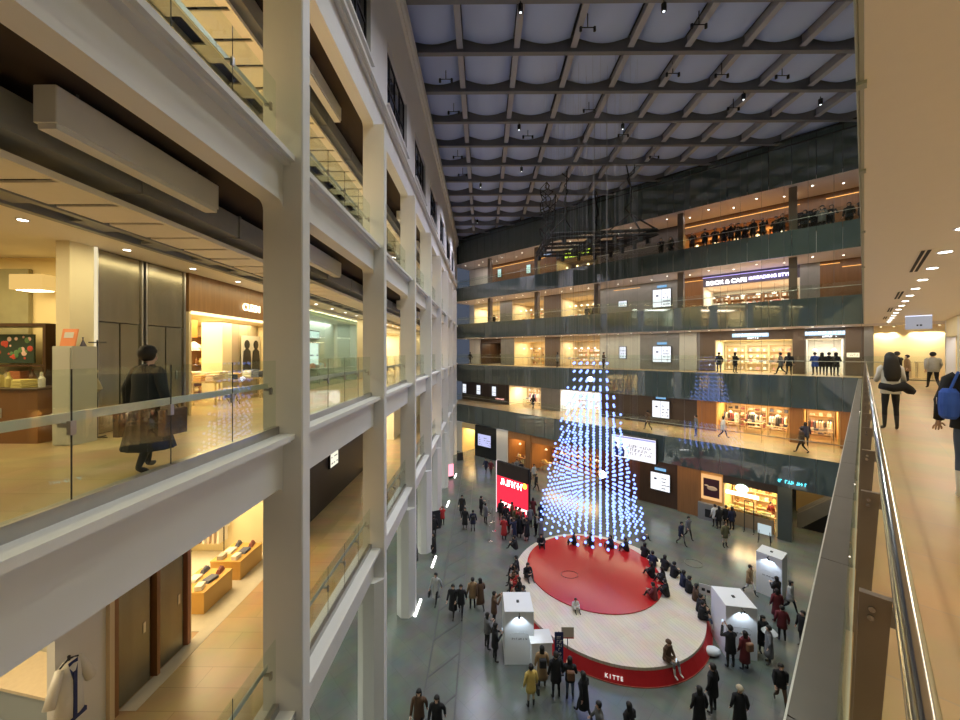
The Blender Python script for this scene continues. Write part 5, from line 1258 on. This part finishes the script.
def coat_mesh(pn, length, flare=1.0):
    k = (pn, length, flare)
    if k in COATS: return COATS[k]
    P = POSES[pn]; m = MB(); hp, ct = P['hip'], P['chest']
    R = []
    if length == 'long' and not pn.startswith('sit'): R += [(hp.x, hp.y+.01, .36, .225*flare, .17*flare), (hp.x, hp.y, .55, .21*flare, .155*flare)]
    elif length == 'mid' and not pn.startswith('sit'): R += [(hp.x, hp.y, .62, .20*flare, .15*flare)]
    z0 = hp.z - (.10 if not pn.startswith('sit') else .06)
    R += [(hp.x, hp.y, z0, .19, .145), (hp.x, hp.y+.005, hp.z+.08, .175, .135)]
    w1 = hp.lerp(ct, .55); R += [(w1.x, w1.y, w1.z, .172, .13)]
    c1 = hp.lerp(ct, .88); R += [(c1.x, c1.y, c1.z, .19, .132), (ct.x, ct.y, ct.z+.035, .165, .105), (ct.x, ct.y, ct.z+.075, .10, .08), (ct.x, ct.y+.005, ct.z+.10, .068, .065)]
    m.rings(R, 16)
    for i, s_ in enumerate((-1, 1)):
        m.limb([(ct+Vector((s_*.13, 0, .02)), .07), (ct+Vector((s_*.175, 0, -.01)), .072), (P['elb'][i], .058), (P['wri'][i].lerp(P['elb'][i], .06), .042)], 10)
    if pn.startswith('sit') and length != 'short':
        for i, s_ in enumerate((-1, 1)): m.limb([(hp+Vector((s_*.08, .02, 0)), .11), (P['knees'][i]*.75+hp*.25, .10)], 10)
    me = m.mesh('coat', cl('black'), True); COATS[k] = me; return me
HAIRS = {}
def hair_mesh(pn, kind):
    k = (pn, kind)
    if k in HAIRS: return HAIRS[k]
    P = POSES[pn]; h = P['head']; m = MB()
    if kind == 'hat': m.ball(h+Vector((0, -.012, .075)), .112, 14, 8, (.95, 1.02, .85), -.15); m.rings([(h.x, h.y-.01, h.z+.055, .115, .122), (h.x, h.y-.01, h.z+.085, .115, .122)], 16)
    else:
        m.ball(h+Vector((0, -.020, .05)), .108, 14, 10, (.93, 1.0, .98), -.95)
        # keep the face free: front half of the lower cap is pulled back
        m.v = [(x, (y if z > h.z+.055 or y < h.y else h.y+(y-h.y)*.35), z) for x, y, z in m.v]
        if kind == 'long': m.rings([(h.x, h.y-.055, h.z-.24, .075, .03), (h.x, h.y-.055, h.z-.12, .095, .045), (h.x, h.y-.035, h.z, .098, .07), (h.x, h.y-.03, h.z+.05, .09, .075)], 14)
        if kind == 'bun': m.ball(h+Vector((0, -.10, .12)), .05, 10, 8)
    me = m.mesh('hair', HAIRB, True); HAIRS[k] = me; return me
def linkm(o, mats):
    for i, m_ in enumerate(mats):
        o.material_slots[i].link = 'OBJECT'; o.material_slots[i].material = m_
BAGP = {}
def person(x, y, z, rz, pn, coat='black', legs='black', hair='short', length='mid', label='', group=None, s=.9, hairm=None, shoe=None, bag=None):
    o = bpy.data.objects.new('person', body_mesh(pn)); COL.objects.link(o)
    o.location = (x, y, z); o.rotation_euler = (0, 0, rz); o.scale = (s, s, s)
    linkm(o, [SKIN, cl(legs), cl(coat), shoe or SHOE]); tag(o, label, 'person', group)
    c = bpy.data.objects.new('coat', coat_mesh(pn, length)); COL.objects.link(c); c.parent = o; linkm(c, [cl(coat)])
    h = bpy.data.objects.new('hat' if hair == 'hat' else 'hair', hair_mesh(pn, hair)); COL.objects.link(h); h.parent = o; linkm(h, [hairm or HAIRB])
    if bag:
        P = POSES[pn]
        m = MB()
        if bag[0] == 'pack': m.cbox(-.14, .14, -.30, -.14, P['hip'].z+.12, P['chest'].z-.0, .03); nm = 'backpack'
        elif bag[0] == 'phone':
            w_ = (P['wri'][0]+P['wri'][1])/2; d_ = (P['wri'][1]-P['elb'][1]).normalized()*.1; w_ = w_+d_; m.box(w_.x-.035, w_.x+.035, w_.y-.004, w_.y+.004, w_.z-.05, w_.z+.10); nm = 'phone'
        else:
            w_ = P['wri'][1]; m.cbox(w_.x-.02, w_.x+.07, w_.y-.14, w_.y+.14, w_.z-.40, w_.z-.14, .015); m.path([(w_.x+.03, w_.y-.08, w_.z-.15), (w_.x+.02, w_.y+.02, w_.z-.04), (w_.x+.03, w_.y+.10, w_.z-.15)], .008, 5); nm = 'handbag'
        bo = bpy.data.objects.new(nm, m.mesh(nm, bag[1], False)); COL.objects.link(bo)
        bo.location = (x, y, z); bo.rotation_euler = (0, 0, rz); bo.scale = (s, s, s)
        what = {'backpack': 'worn on the back', 'phone': 'held up', 'handbag': 'carried in the hand'}[nm]
        tag(bo, '%s %s of the %s' % (nm, what, ' '.join(label.split()[:9])), nm)
    return o
BAGK = mat('bag black', (.015, .015, .016), .5); BAGW = mat('bag white', (.75, .72, .65), .5); BAGB = mat('bag brown', (.16, .07, .03), .5)
PH = emit('phone glow', (.7, .85, 1), 1.2)
def G(px, py, face, pn, coat, legs, hair, length, label, **k):
    x, y = gp(px, py, k.pop('z', 0.)); z = k.pop('zz', 0.); return person(x, y, z, R_(face), pn, coat, legs, hair, length, label, **k)
# --- plaza, left side
G(419, 735, 180, 'walk', 'brown', 'black', 'long', 'mid', 'person in a brown coat with a white bag, lower left of the plaza', bag=('bag', BAGW))
G(437, 742, 175, 'walk', 'black', 'black', 'long', 'long', 'person in a long black coat beside the one with a white bag')
G(436, 603, 165, 'walk', 'pale grey', 'black', 'short', 'long', 'person in a pale grey coat with a dark bag near the near pillars', bag=('bag', BAGK))
G(453, 616, 170, 'walk', 'black', 'black', 'short', 'long', 'left one of a pair in long black coats on the left plaza')
G(461, 616, 175, 'walk', 'black', 'black', 'short', 'mid', 'right one of a pair in long black coats on the left plaza')
G(472.5, 609, 10, 'stand', 'tan', 'black', 'short', 'mid', 'person in a tan coat standing beside one in a brown coat')
G(480.5, 610, 20, 'walk', 'brown', 'brown', 'long', 'long', 'person in a long brown coat beside the tan coat')
G(494, 625, -80, 'photo', 'brown', 'black', 'short', 'mid', 'person in dark brown reaching out, left of the left photo booth')
G(487, 649, -60, 'phone', 'grey', 'black', 'long', 'short', 'person in grey with a black shoulder bag left of the left booth', bag=('bag', BAGK))
G(495, 661, -70, 'phone', 'black', 'black', 'long', 'mid', 'person in black facing the left photo booth with a lit phone', bag=('phone', PH))
G(442.5, 526, 20, 'photo', 'red', 'black', 'hat', 'mid', 'person in a red coat holding something up beside the black board', s=.82, hairm=cl('brown'))
G(434, 558, 100, 'stand', 'black', 'black', 'long', 'long', 'person in black with a bag close to the second pillar', bag=('bag', BAGK))
G(415.5, 571, 80, 'stand', 'black', 'black', 'short', 'mid', 'dark figure half hidden behind the pillar foot')
G(462, 515, 175, 'stand', 'black', 'olive', 'hat', 'long', 'tall person in black with a hat, rear one of a pair on the left plaza')
G(465, 529, 170, 'stand', 'black', 'black', 'short', 'long', 'person in a long black coat just before the one with a hat')
G(473, 532, 5, 'stand', 'navy', 'grey', 'short', 'mid', 'person in a navy jacket with a backpack seen from behind on the left plaza', bag=('pack', BAGK))
G(481, 516, -60, 'phone', 'black', 'black', 'short', 'mid', 'person in black raising a hand near the queue posts')
G(485.5, 524, -50, 'stand', 'grey', 'black', 'short', 'mid', 'person in a grey jacket near the queue posts')
G(486, 473, 160, 'walk', 'navy', 'black', 'short', 'mid', 'person in navy walking far back, left of the red screen')
G(491, 475, 165, 'walk', 'wine', 'black', 'long', 'mid', 'person in wine red walking far back beside the red screen')
G(434, 538, 10, 'stand', 'black', 'black', 'short', 'mid', 'person in black standing just behind the black board')
# --- queue by the red screen
crowd = [(501, 520, 'black'), (504, 540, 'red'), (509, 534, 'black'), (514, 541, 'navy'), (516, 528, 'olive'), (519, 538, 'black'), (523, 534, 'black'), (527, 541, 'black'), (530, 528, 'grey'),
         (533, 518, 'wine'), (536, 536, 'black'), (520, 530, 'red'), (506, 526, 'black'), (541, 524, 'navy'), (512, 523, 'brown'), (541, 540, 'grey')]
crl = ['leftmost at the red screen, in black', 'in a bright red coat, lower left', 'in black behind the red coat', 'in navy near the middle front', 'in an olive coat in the middle', 'in black at the middle front', 'in black at the middle back',
       'in a long black coat at the front right', 'in grey on the right', 'in wine red at the right back', 'in black at the far right front', 'in bright red right by the screen', 'in black right by the screen', 'in navy beside the tree', 'in brown at the screen foot', 'in grey closest to the tree']
for i, (x, y, c) in enumerate(crowd):
    G(x, y, [20, -10, 60, 30][i % 4], ['stand', 'phone', 'stand', 'photo'][i % 4], c, 'black', ['short', 'long', 'short', 'hat'][i % 4] if c != 'red' else 'hat', ['mid', 'long'][i % 2], 'person in the queue ' + crl[i], hairm=HAIRD if i % 5 == 3 else None)
for i, (x, y, c) in enumerate(((513, 478, 'black'), (517, 474, 'grey'), (521, 477, 'black'), (508, 480, 'navy'), (534, 480, 'pale grey'), (536, 491, 'black'), (530, 486, 'black'))):
    G(x, y, 140+17*i, ['stand', 'walk'][i % 2], c, 'black', 'short', 'mid', 'distant person before the amber food stalls ' + ['in black, left of the middle', 'in grey', 'in black, right of the grey one', 'in navy, farthest left', 'in pale grey by the tree', 'in black, nearest the tree', 'in black with a stoop'][i])
# --- seated on the stage rim, left
SZ = .55
def seat(px, py, face, coat, legs, hair, label, pn='sit', **k):
    x, y = gp(px, py, SZ); return person(x, y, SZ, R_(face), pn, coat, legs, hair, 'mid', label, **k)
def seatw(x, y, face, coat, legs, hair, label, pn='sit', z=SZ, **k): return person(x, y, z, R_(face), pn, coat, legs, hair, k.pop('length', 'mid'), label, **k)
def rim(a, f=.93): return sx+4.22*f*math.cos(R_(a)), sy+4.75*f*math.sin(R_(a))
for i, (a, c, l_, hr, lab) in enumerate(((168, 'black', 'black', 'short', 'person in black seated on the left stage rim, rearmost'), (177, 'brown', 'black', 'long', 'person in brown seated on the left stage rim, second from the rear'),
        (184, 'red', 'black', 'short', 'person in red seated on the left stage rim'), (190, 'black', 'tan', 'long', 'person in black and tan seated on the left stage rim'), (198, 'grey', 'black', 'short', 'person in grey seated on the left stage rim behind the booth'))):
    x, y = rim(a, .965); seatw(x, y, a-90, c, l_, hr, lab)
x, y = gp(516, 549, SZ); seatw(x, y, 70, 'black', 'black', 'short', 'person in black seated at the left rear of the stage', 'sitlow')
x, y = gp(527, 577, SZ); seatw(x, y, 200, 'black', 'black', 'long', 'person in black curled up left of the red disc', 'sitlow')
x, y = gp(541, 546, SZ); seatw(x, y, 180, 'black', 'black', 'short', 'person in black crouching at the rear left edge of the red disc', 'sitlow')
x, y = gp(575, 609, SZ); seatw(x, y, 190, 'white', 'white', 'short', 'child in white sitting at the near edge of the red disc', 'sitlow', s=.62)
x, y = rim(-76, .955); seatw(x, y, -166+12, 'brown', 'grey', 'hat', 'person in a brown coat with a phone seated on the front rim of the stage', hairm=cl('brown'), bag=('phone', PH), shoe=SHOEW)
x, y = rim(-31, .955); seatw(x, y, -121, 'black', 'denim', 'short', 'person in black bent over, seated on the right front rim of the stage', shoe=SHOEW)
x, y = gp(712, 655, 0.); m = MB(); m.ball((0, 0, .16), .25, 14, 8, (1.3, .8, .6)); m.build('white_bag', mat('bag pale', (.75, .78, .8), .6), M=TR(x, y, 0), smooth=True, label='white bag lying on the plaza at the right rim of the stage', cat='bag')
# --- seated right and rear
sr = [(642, 541, 'grey', 'white hem'), (644, 557, 'black', ''), (652.5, 566, 'navy', ''), (664, 570, 'black', ''), (673, 577, 'black', ''), (664, 583, 'black', ''), (667, 596, 'black', ''), (682.5, 586, 'navy', ''), (688, 592, 'black', ''), (695, 600, 'brown', ''), (699, 611, 'black', ''),
      (653, 578, 'black', ''), (627, 551, 'black', ''), (612, 548, 'navy', ''), (592, 546, 'black', ''), (575, 545, 'black', ''), (655, 600, 'wine', '')]
srl = ['topmost of the right group, in grey', 'in black just below the grey one', 'in navy, third down on the right', 'in black on the outer right', 'with a bag on the outer right', 'in black on the inner right', 'in black leaning forward, inner right', 'in navy at the outer right rim', 'in black at the outer right rim', 'in brown at the outer right rim', 'in black, lowest of the outer right row',
       'in black on the disc edge, right', 'in black behind the tree, right', 'in navy behind the tree', 'in black behind the tree, middle', 'in black behind the tree, left', 'in wine red, lowest of the inner right']
for i, ((x, y, c, _), lab) in enumerate(zip(sr, srl)):
    seat(x, y, -90+[15, 40, 60, 35, 20, 150, 140, 0, -10, -20, -30, 120, 170, 190, 180, 175, 130][i], c, 'black', ['short', 'long'][i % 2], 'seated person ' + lab, pn='sit' if i in (7, 8, 9, 10) else 'sitlow')
# --- lower middle
G(531, 707, 175-160, 'stand', 'yellow', 'beige', 'short', 'mid', 'person in a yellow coat with a black bag before the left booth', bag=('bag', BAGK), s=.88)
G(542, 687, 0, 'stand', 'tan', 'brown', 'long', 'long', 'person in a tan coat with a black backpack before the small counter', bag=('pack', BAGK))
G(556, 698, 10, 'stand', 'black', 'black', 'short', 'mid', 'tall person in black beside the navy banner', s=.98)
G(570, 700, -5, 'phone', 'black', 'denim', 'long', 'short', 'person in black with a brown bag right of the navy banner', bag=('pack', BAGB))
G(584, 717, 30, 'walk', 'black', 'black', 'long', 'long', 'person in a long black coat walking below the stage front')
G(600, 750, 90, 'walk', 'plaid', 'black', 'short', 'mid', 'person in patterned black cut off by the bottom edge, left one')
G(630, 752, 20, 'walk', 'black', 'black', 'long', 'mid', 'person in black cut off by the bottom edge, right one')
# --- right front
G(699.5, 733, 0, 'stand', 'black', 'brown', 'long', 'long', 'person in a long black coat with a brown skirt, left of a pair in front')
G(713, 713, 30, 'stand', 'black', 'black', 'short', 'mid', 'person in a black jacket beside the long black coat', s=1.0)
G(730.5, 668, 0, 'photo', 'black', 'black', 'short', 'mid', 'person in black holding a phone up before the right booth', bag=('phone', PH), s=.98)
G(745, 670, 10, 'stand', 'wine', 'black', 'long', 'long', 'person in wine red with a backpack before the right booth', bag=('pack', mat('pack brown', (.25, .12, .06), .6)))
G(740, 733, -10, 'stand', 'black', 'black', 'hat', 'long', 'person in black with a pale yellow hat at the lower right', hairm=cl('beige'))
G(780.5, 706, 160, 'walk', 'black', 'brown', 'short', 'short', 'person in black and brown walking at the lower right')
G(762.5, 652, 180, 'phone', 'black', 'black', 'long', 'long', 'person in black holding a pale umbrella right of the right booth')
G(769, 664, 60, 'stand', 'grey', 'grey', 'short', 'long', 'person in a grey coat seen from behind right of the right booth')
G(782, 641, -20, 'stand', 'wine', 'black', 'short', 'mid', 'person in dark red in the right queue, lowest')
G(777, 622, -10, 'stand', 'wine', 'black', 'long', 'long', 'person in dark red in the right queue, middle')
G(777, 608, 10, 'phone', 'black', 'wine', 'long', 'mid', 'person in black and red in the right queue, close to the far booth')
G(790, 612, -150, 'walk', 'pale grey', 'black', 'long', 'mid', 'person in a pale grey coat walking before the far right booth')
G(803, 647, 100, 'stand', 'black', 'black', 'short', 'mid', 'person in black partly hidden by the walkway sill')
G(749.5, 594, -160, 'walk', 'tan', 'white', 'short', 'mid', 'person in a tan coat and pale trousers crossing the right plaza', shoe=SHOE)
G(681, 545, 200, 'walk', 'navy', 'grey', 'short', 'mid', 'person in a navy coat walking right of the seated group')
G(688, 539, 190, 'walk', 'grey', 'black', 'short', 'mid', 'person in a grey coat walking beside the navy coat')
x, y = gp(763, 652, 0)
t = empty('umbrella', (x, y-.32, .98), R_(30), 'small pale folded out umbrella held near the right booth', 'umbrella')
m = MB(); m.rings([(0, 0, .05, .26, .26), (0, 0, .14, .18, .18), (0, 0, .19, .03, .03)], 12, False); m.build('canopy', mat('umbrella pale', (.72, .76, .82), .5), t, smooth=True); m = MB(); m.tube((0, 0, -.35), (0, 0, .22), .008); m.build('shaft', DARK, t)
for i, (x, y, c) in enumerate(((715, 527, 'white'), (719, 529, 'black'), (726, 528, 'black'), (732, 530, 'navy'), (725, 547, 'olive'))):
    G(x, y, [0, 10, -10, 5, 190][i], 'stand', c, 'black' if i != 4 else 'beige', ['short', 'long'][i % 2], 'mid', 'person at the bakery ' + ['in white, leftmost of the line', 'in black, second of the line', 'in black, third of the line', 'in navy, last of the line', 'in an olive coat walking towards the viewer'][i], s=.95)
G(771, 523, 180, 'stand', 'wine', 'black', 'short', 'mid', 'person in wine red at the right end of the bakery counter')
G(830.5, 520, 90, 'stand', 'black', 'black', 'short', 'mid', 'person in black standing beyond the slate pier at the right edge')
# --- galleries
def FG(px, d, z, face, pn, coat, hair, label, **k):
    p = FARM @ Vector((fs(px, d), d, z)); person(p.x, p.y, z, FARA+R_(face), pn, coat, k.pop('legs', 'black'), hair, k.pop('length', 'mid'), label, **k)
top = [(661, 'alone, leftmost'), (671, 'left of the column'), (692, 'right of the column'), (705, 'first of the packed row'), (715, 'second of the packed row'), (724, 'with square shoulders'), (731, 'short one between two taller'), (738, 'in the middle of the packed row'),
       (745, 'leaning on the rail'), (753, 'near the middle of the row'), (762.5, 'with raised elbows'), (776, 'with a bag, right part of the row'), (782, 'right of the one with a bag'), (805, 'just right of the column'), (814, 'before the black screen'), (822, 'right of the black screen'), (831, 'before the wood panel'), (849, 'with long hair near the right end'), (862, 'rightmost, arm stretched out')]
for i, (x, lab) in enumerate(top):
    FG(x, .62+.22*(i % 3), Z5, 180+[10, -20, 30, 0][i % 4], ['lean', 'stand', 'photo', 'phone'][i % 4], 'black' if x != 822 else 'grey', ['short', 'long', 'short', 'hat'][i % 4], 'dark onlooker at the top railing, ' + lab, s=1.06)
for i, (x, d, c, z, lab, f) in enumerate(((719, 1.6, 'black', Z3, 'at the left of the tableware shop', 30), (735, 1.7, 'black', Z3, 'before the middle of the tableware shop', -40), (781, .9, 'grey', Z3, 'bending near the brown pillar', 90), (789, 1.5, 'black', Z3, 'right beside the brown pillar', 0),
        (815, 1.8, 'blue', Z3, 'in blue, left of the eyewear group', 20), (822, 1.9, 'black', Z3, 'second of the eyewear group', 0), (829, 1.9, 'black', Z3, 'third of the eyewear group', 10), (836, 1.7, 'black', Z3, 'last of the eyewear group', -30),
        (470, 2.0, 'black', Z3, 'at the far corner rail', 0), (557.5, 1.2, 'grey', Z3, 'in grey left of the bright shop', 90), (603.5, .8, 'brown', Z3, 'walking right of the bright shop', -90))):
    FG(x, d, z, f, ['stand', 'phone', 'walk'][i % 3], c, ['short', 'long'][i % 2], 'person on the middle far gallery ' + lab, s=.98)
for i, (x, d, c, lab, f) in enumerate(((723, -.2, 'white', 'in white before the amber clothes shop', -80), (802, -1.6, 'brown', 'in brown walking by the rail', 80), (805.5, .8, 'navy', 'in navy facing the shoe shop', 10), (648, -1.2, 'brown', 'in brown right above the LED display', 60), (533, 1.0, 'black', 'in black inside the cream boutique front', 0),
        (696, -1.0, 'grey', 'in grey before the wooden wall', 90))):
    FG(x, d, Z2, f, ['walk', 'walk', 'stand'][i % 3], c, ['long', 'short'][i % 2], 'person on the lower far gallery ' + lab, s=1.0)
for i, (x, lab) in enumerate(((494, 'near the corner shop'), (587, 'at the bright toy shop'), (592, 'right beside the other at the toy shop'))):
    FG(x, 1.8, Z4, 10*i, 'stand', 'black', 'short', 'dark person on the bookshop gallery ' + lab)
# --- walking woman in the near left bay
x0_, y0_ = -5.30, 4.72
o = person(-4.50, 4.80, Z3, R_(-8), 'stride', 'black', 'black', 'short', 'short', 'person in a black jacket and dark pleated skirt with bags behind the nearest glass rail', s=1.04)
SK = cl('plaid'); m = MB(); m.rings([(0, .03, .30, .30, .24), (0, .02, .55, .24, .19), (0, .0, .80, .175, .14), (0, .0, .90, .165, .13)], 28, False)
m.v = [(x*(1+.05*(i % 2)), y*(1+.05*(i % 2)), z) for i, (x, y, z) in enumerate(m.v)]
c = m.build('skirt', mat('pleated skirt', (.025, .025, .024), .85), o)
m = MB(); m.ball((0, .02, 1.58), .085, 12, 8, (1, 1, .6)); h_ = m.build('hat', HAIRB, o, smooth=True)
for i, (x, z0, mt, lab) in enumerate(((-.34, .62, BAGK, 'dark bag hanging at the left hand of the person with the pleated skirt'), (.36, .66, mat('bag print', (.06, .04, .04), .5, var=.9, vs=30), 'printed shopping bag at the right hand of the person with the pleated skirt'))):
    m = MB(); m.cbox(-.05, .05, -.16, .16, 0, .34, .01); m.path([(0, -.08, .33), (0, 0, .44), (0, .08, .33)], .007, 5)
    b = m.build('handbag', mt, M=TR(-4.50, 4.80, Z3, R_(-8)) @ TR(x, .05, z0-.15), label=lab, cat='bag')
# --- people on the walkway
def WG(t_, off, face, pn, coat, legs, hair, length, label, **k):
    p = WAYM @ Vector((t_, -off, 0)); return person(p.x, p.y, Z3, WAYA-PI/2+R_(face), pn, coat, legs, hair, length, label, **k)
a = rot2((890.5-480)/FP*7.43, 7.43)
o = person(a[0], a[1], Z3, WAYA-PI/2+R_(12), 'phone', 'white', 'black', 'long', 'short', 'person with long black hair and a white top, standing by the handrail', s=.985)
o.scale = (.80, .88, .985)
m = MB(); m.rings([(0, -.13, 1.02, .10, .05), (0, -.14, 1.12, .15, .07), (0, -.10, 1.28, .16, .09), (0, -.05, 1.44, .13, .11), (0, -.03, 1.55, .115, .12)], 14); m.build('loose_hair', HAIRB, o, smooth=True)
m = MB(); m.limb([((-.20, -.02, .92), .07), ((.0, -.15, .88), .08), ((.22, -.02, .92), .10), ((.34, .02, .84), .09), ((.42, .02, .80), .05)], 10); m.build('folded_jacket', cl('black'), o, smooth=True)
b = rot2((979-480)/FP*3.83, 3.83)
o = person(b[0], b[1], Z3, WAYA-PI/2+R_(-5), 'stand', 'black', 'denim', 'short', 'short', 'person in black top, blue jeans and white trainers at the right edge', s=1.02, shoe=SHOEW)
m = MB(); m.rings([(-.19, -.05, .86, .05, .10), (-.19, -.05, .89, .07, .13), (-.19, -.05, 1.02, .08, .14), (-.19, -.05, 1.14, .07, .125), (-.19, -.05, 1.18, .045, .10)], 18); m.path([(-.19, -.13, 1.15), (-.13, -.05, 1.36), (-.19, .03, 1.15)], .012, 6); bb = m.build('blue_bag', cl('blue'), M=o.matrix_basis.copy(), label='bright blue bag with a white badge at the side of the person in jeans', cat='bag')
bb.matrix_basis = TR(b[0], b[1], Z3, WAYA-PI/2+R_(-5)) @ Matrix.Scale(1.02, 4)
m = MB(); m.rings([(0, 0, 0, .038, .038), (0, 0, .006, .038, .038)], 16); f = m.build('badge', WHITE, bb, Matrix.Translation((-.270, -.05, 1.04)) @ Matrix.Rotation(-PI/2, 4, 'Y')); m = MB(); m.rings([(0, 0, .0061, .014, .014), (0, 0, .008, .014, .014)], 12); m.build('badge_dot', cl('red'), bb, Matrix.Translation((-.270, -.05, 1.04)) @ Matrix.Rotation(-PI/2, 4, 'Y'))
WG(25.5, 1.05, 40, 'photo', 'black', 'black', 'short', 'mid', 'person in black farther along the walkway taking a picture', s=1.0)
WG(25.0, 2.05, 10, 'walk', 'pale grey', 'black', 'short', 'short', 'person in a pale top and black skirt at the end of the walkway', s=1.0)
for i, (u, o_) in enumerate(((29.5, 1.1), (30.3, 1.6))): WG(u, o_, 100*i, 'stand', 'tan', 'black', 'short', 'mid', 'person in tan near the butter yellow end wall, %s' % ['left', 'right'][i])
# ================================================================ hall lamps under the roof
for i, (x, y, p, c, sz) in enumerate(((.5, 6, 900, (.95, 1, .90), 125), (4.5, 9.5, 1300, (.95, 1, .90), 120), (1.5, 14.47, 1700, (.88, .87, 1), 125), (7.2, 14.47, 1900, (.92, 1, .88), 120), (2.2, 22.12, 2300, (.84, .82, 1), 120), (8.5, 22.1, 1800, (.90, 1, .88), 120),
        (14.0, 19.57, 1900, (.94, 1, .80), 120), (-.2, 29.8, 2300, (.82, .80, 1), 120), (2.9, 27.22, 1300, (.80, .88, 1), 120), (-.6, 38, 2000, (.82, .80, 1), 125), (18.5, 20, 1300, (.96, 1, .78), 115))):
    t = empty('roof_spotlight', (x, y, 25.36), 0, 'black canister spotlight under a roof beam', 'spotlight', 'spotlights under the roof beams')
    m = MB(); m.tube((0, 0, 0), (0, 0, .3), .10, 14); m.build('can', BLACK, t)
    m = MB(); m.tube((0, 0, .3), (0, 0, .44), .02, 6); m.build('stem', BLACK, t)
    m = MB(); m.tube((0, 0, -.012), (0, 0, -.001), .05, 14); m.build('lens', emit('spot lens', (.9, .95, 1), 2), t)
    l = bpy.data.lights.new('roof_lamp', 'SPOT'); l.energy = p*1.15; l.color = c; l.spot_size = R_(sz); l.spot_blend = .6; l.shadow_soft_size = .09
    o = bpy.data.objects.new('roof_lamp', l); COL.objects.link(o); o.location = (x, y, 25.34)
w.node_tree.nodes['Background'].inputs[1].default_value = .18
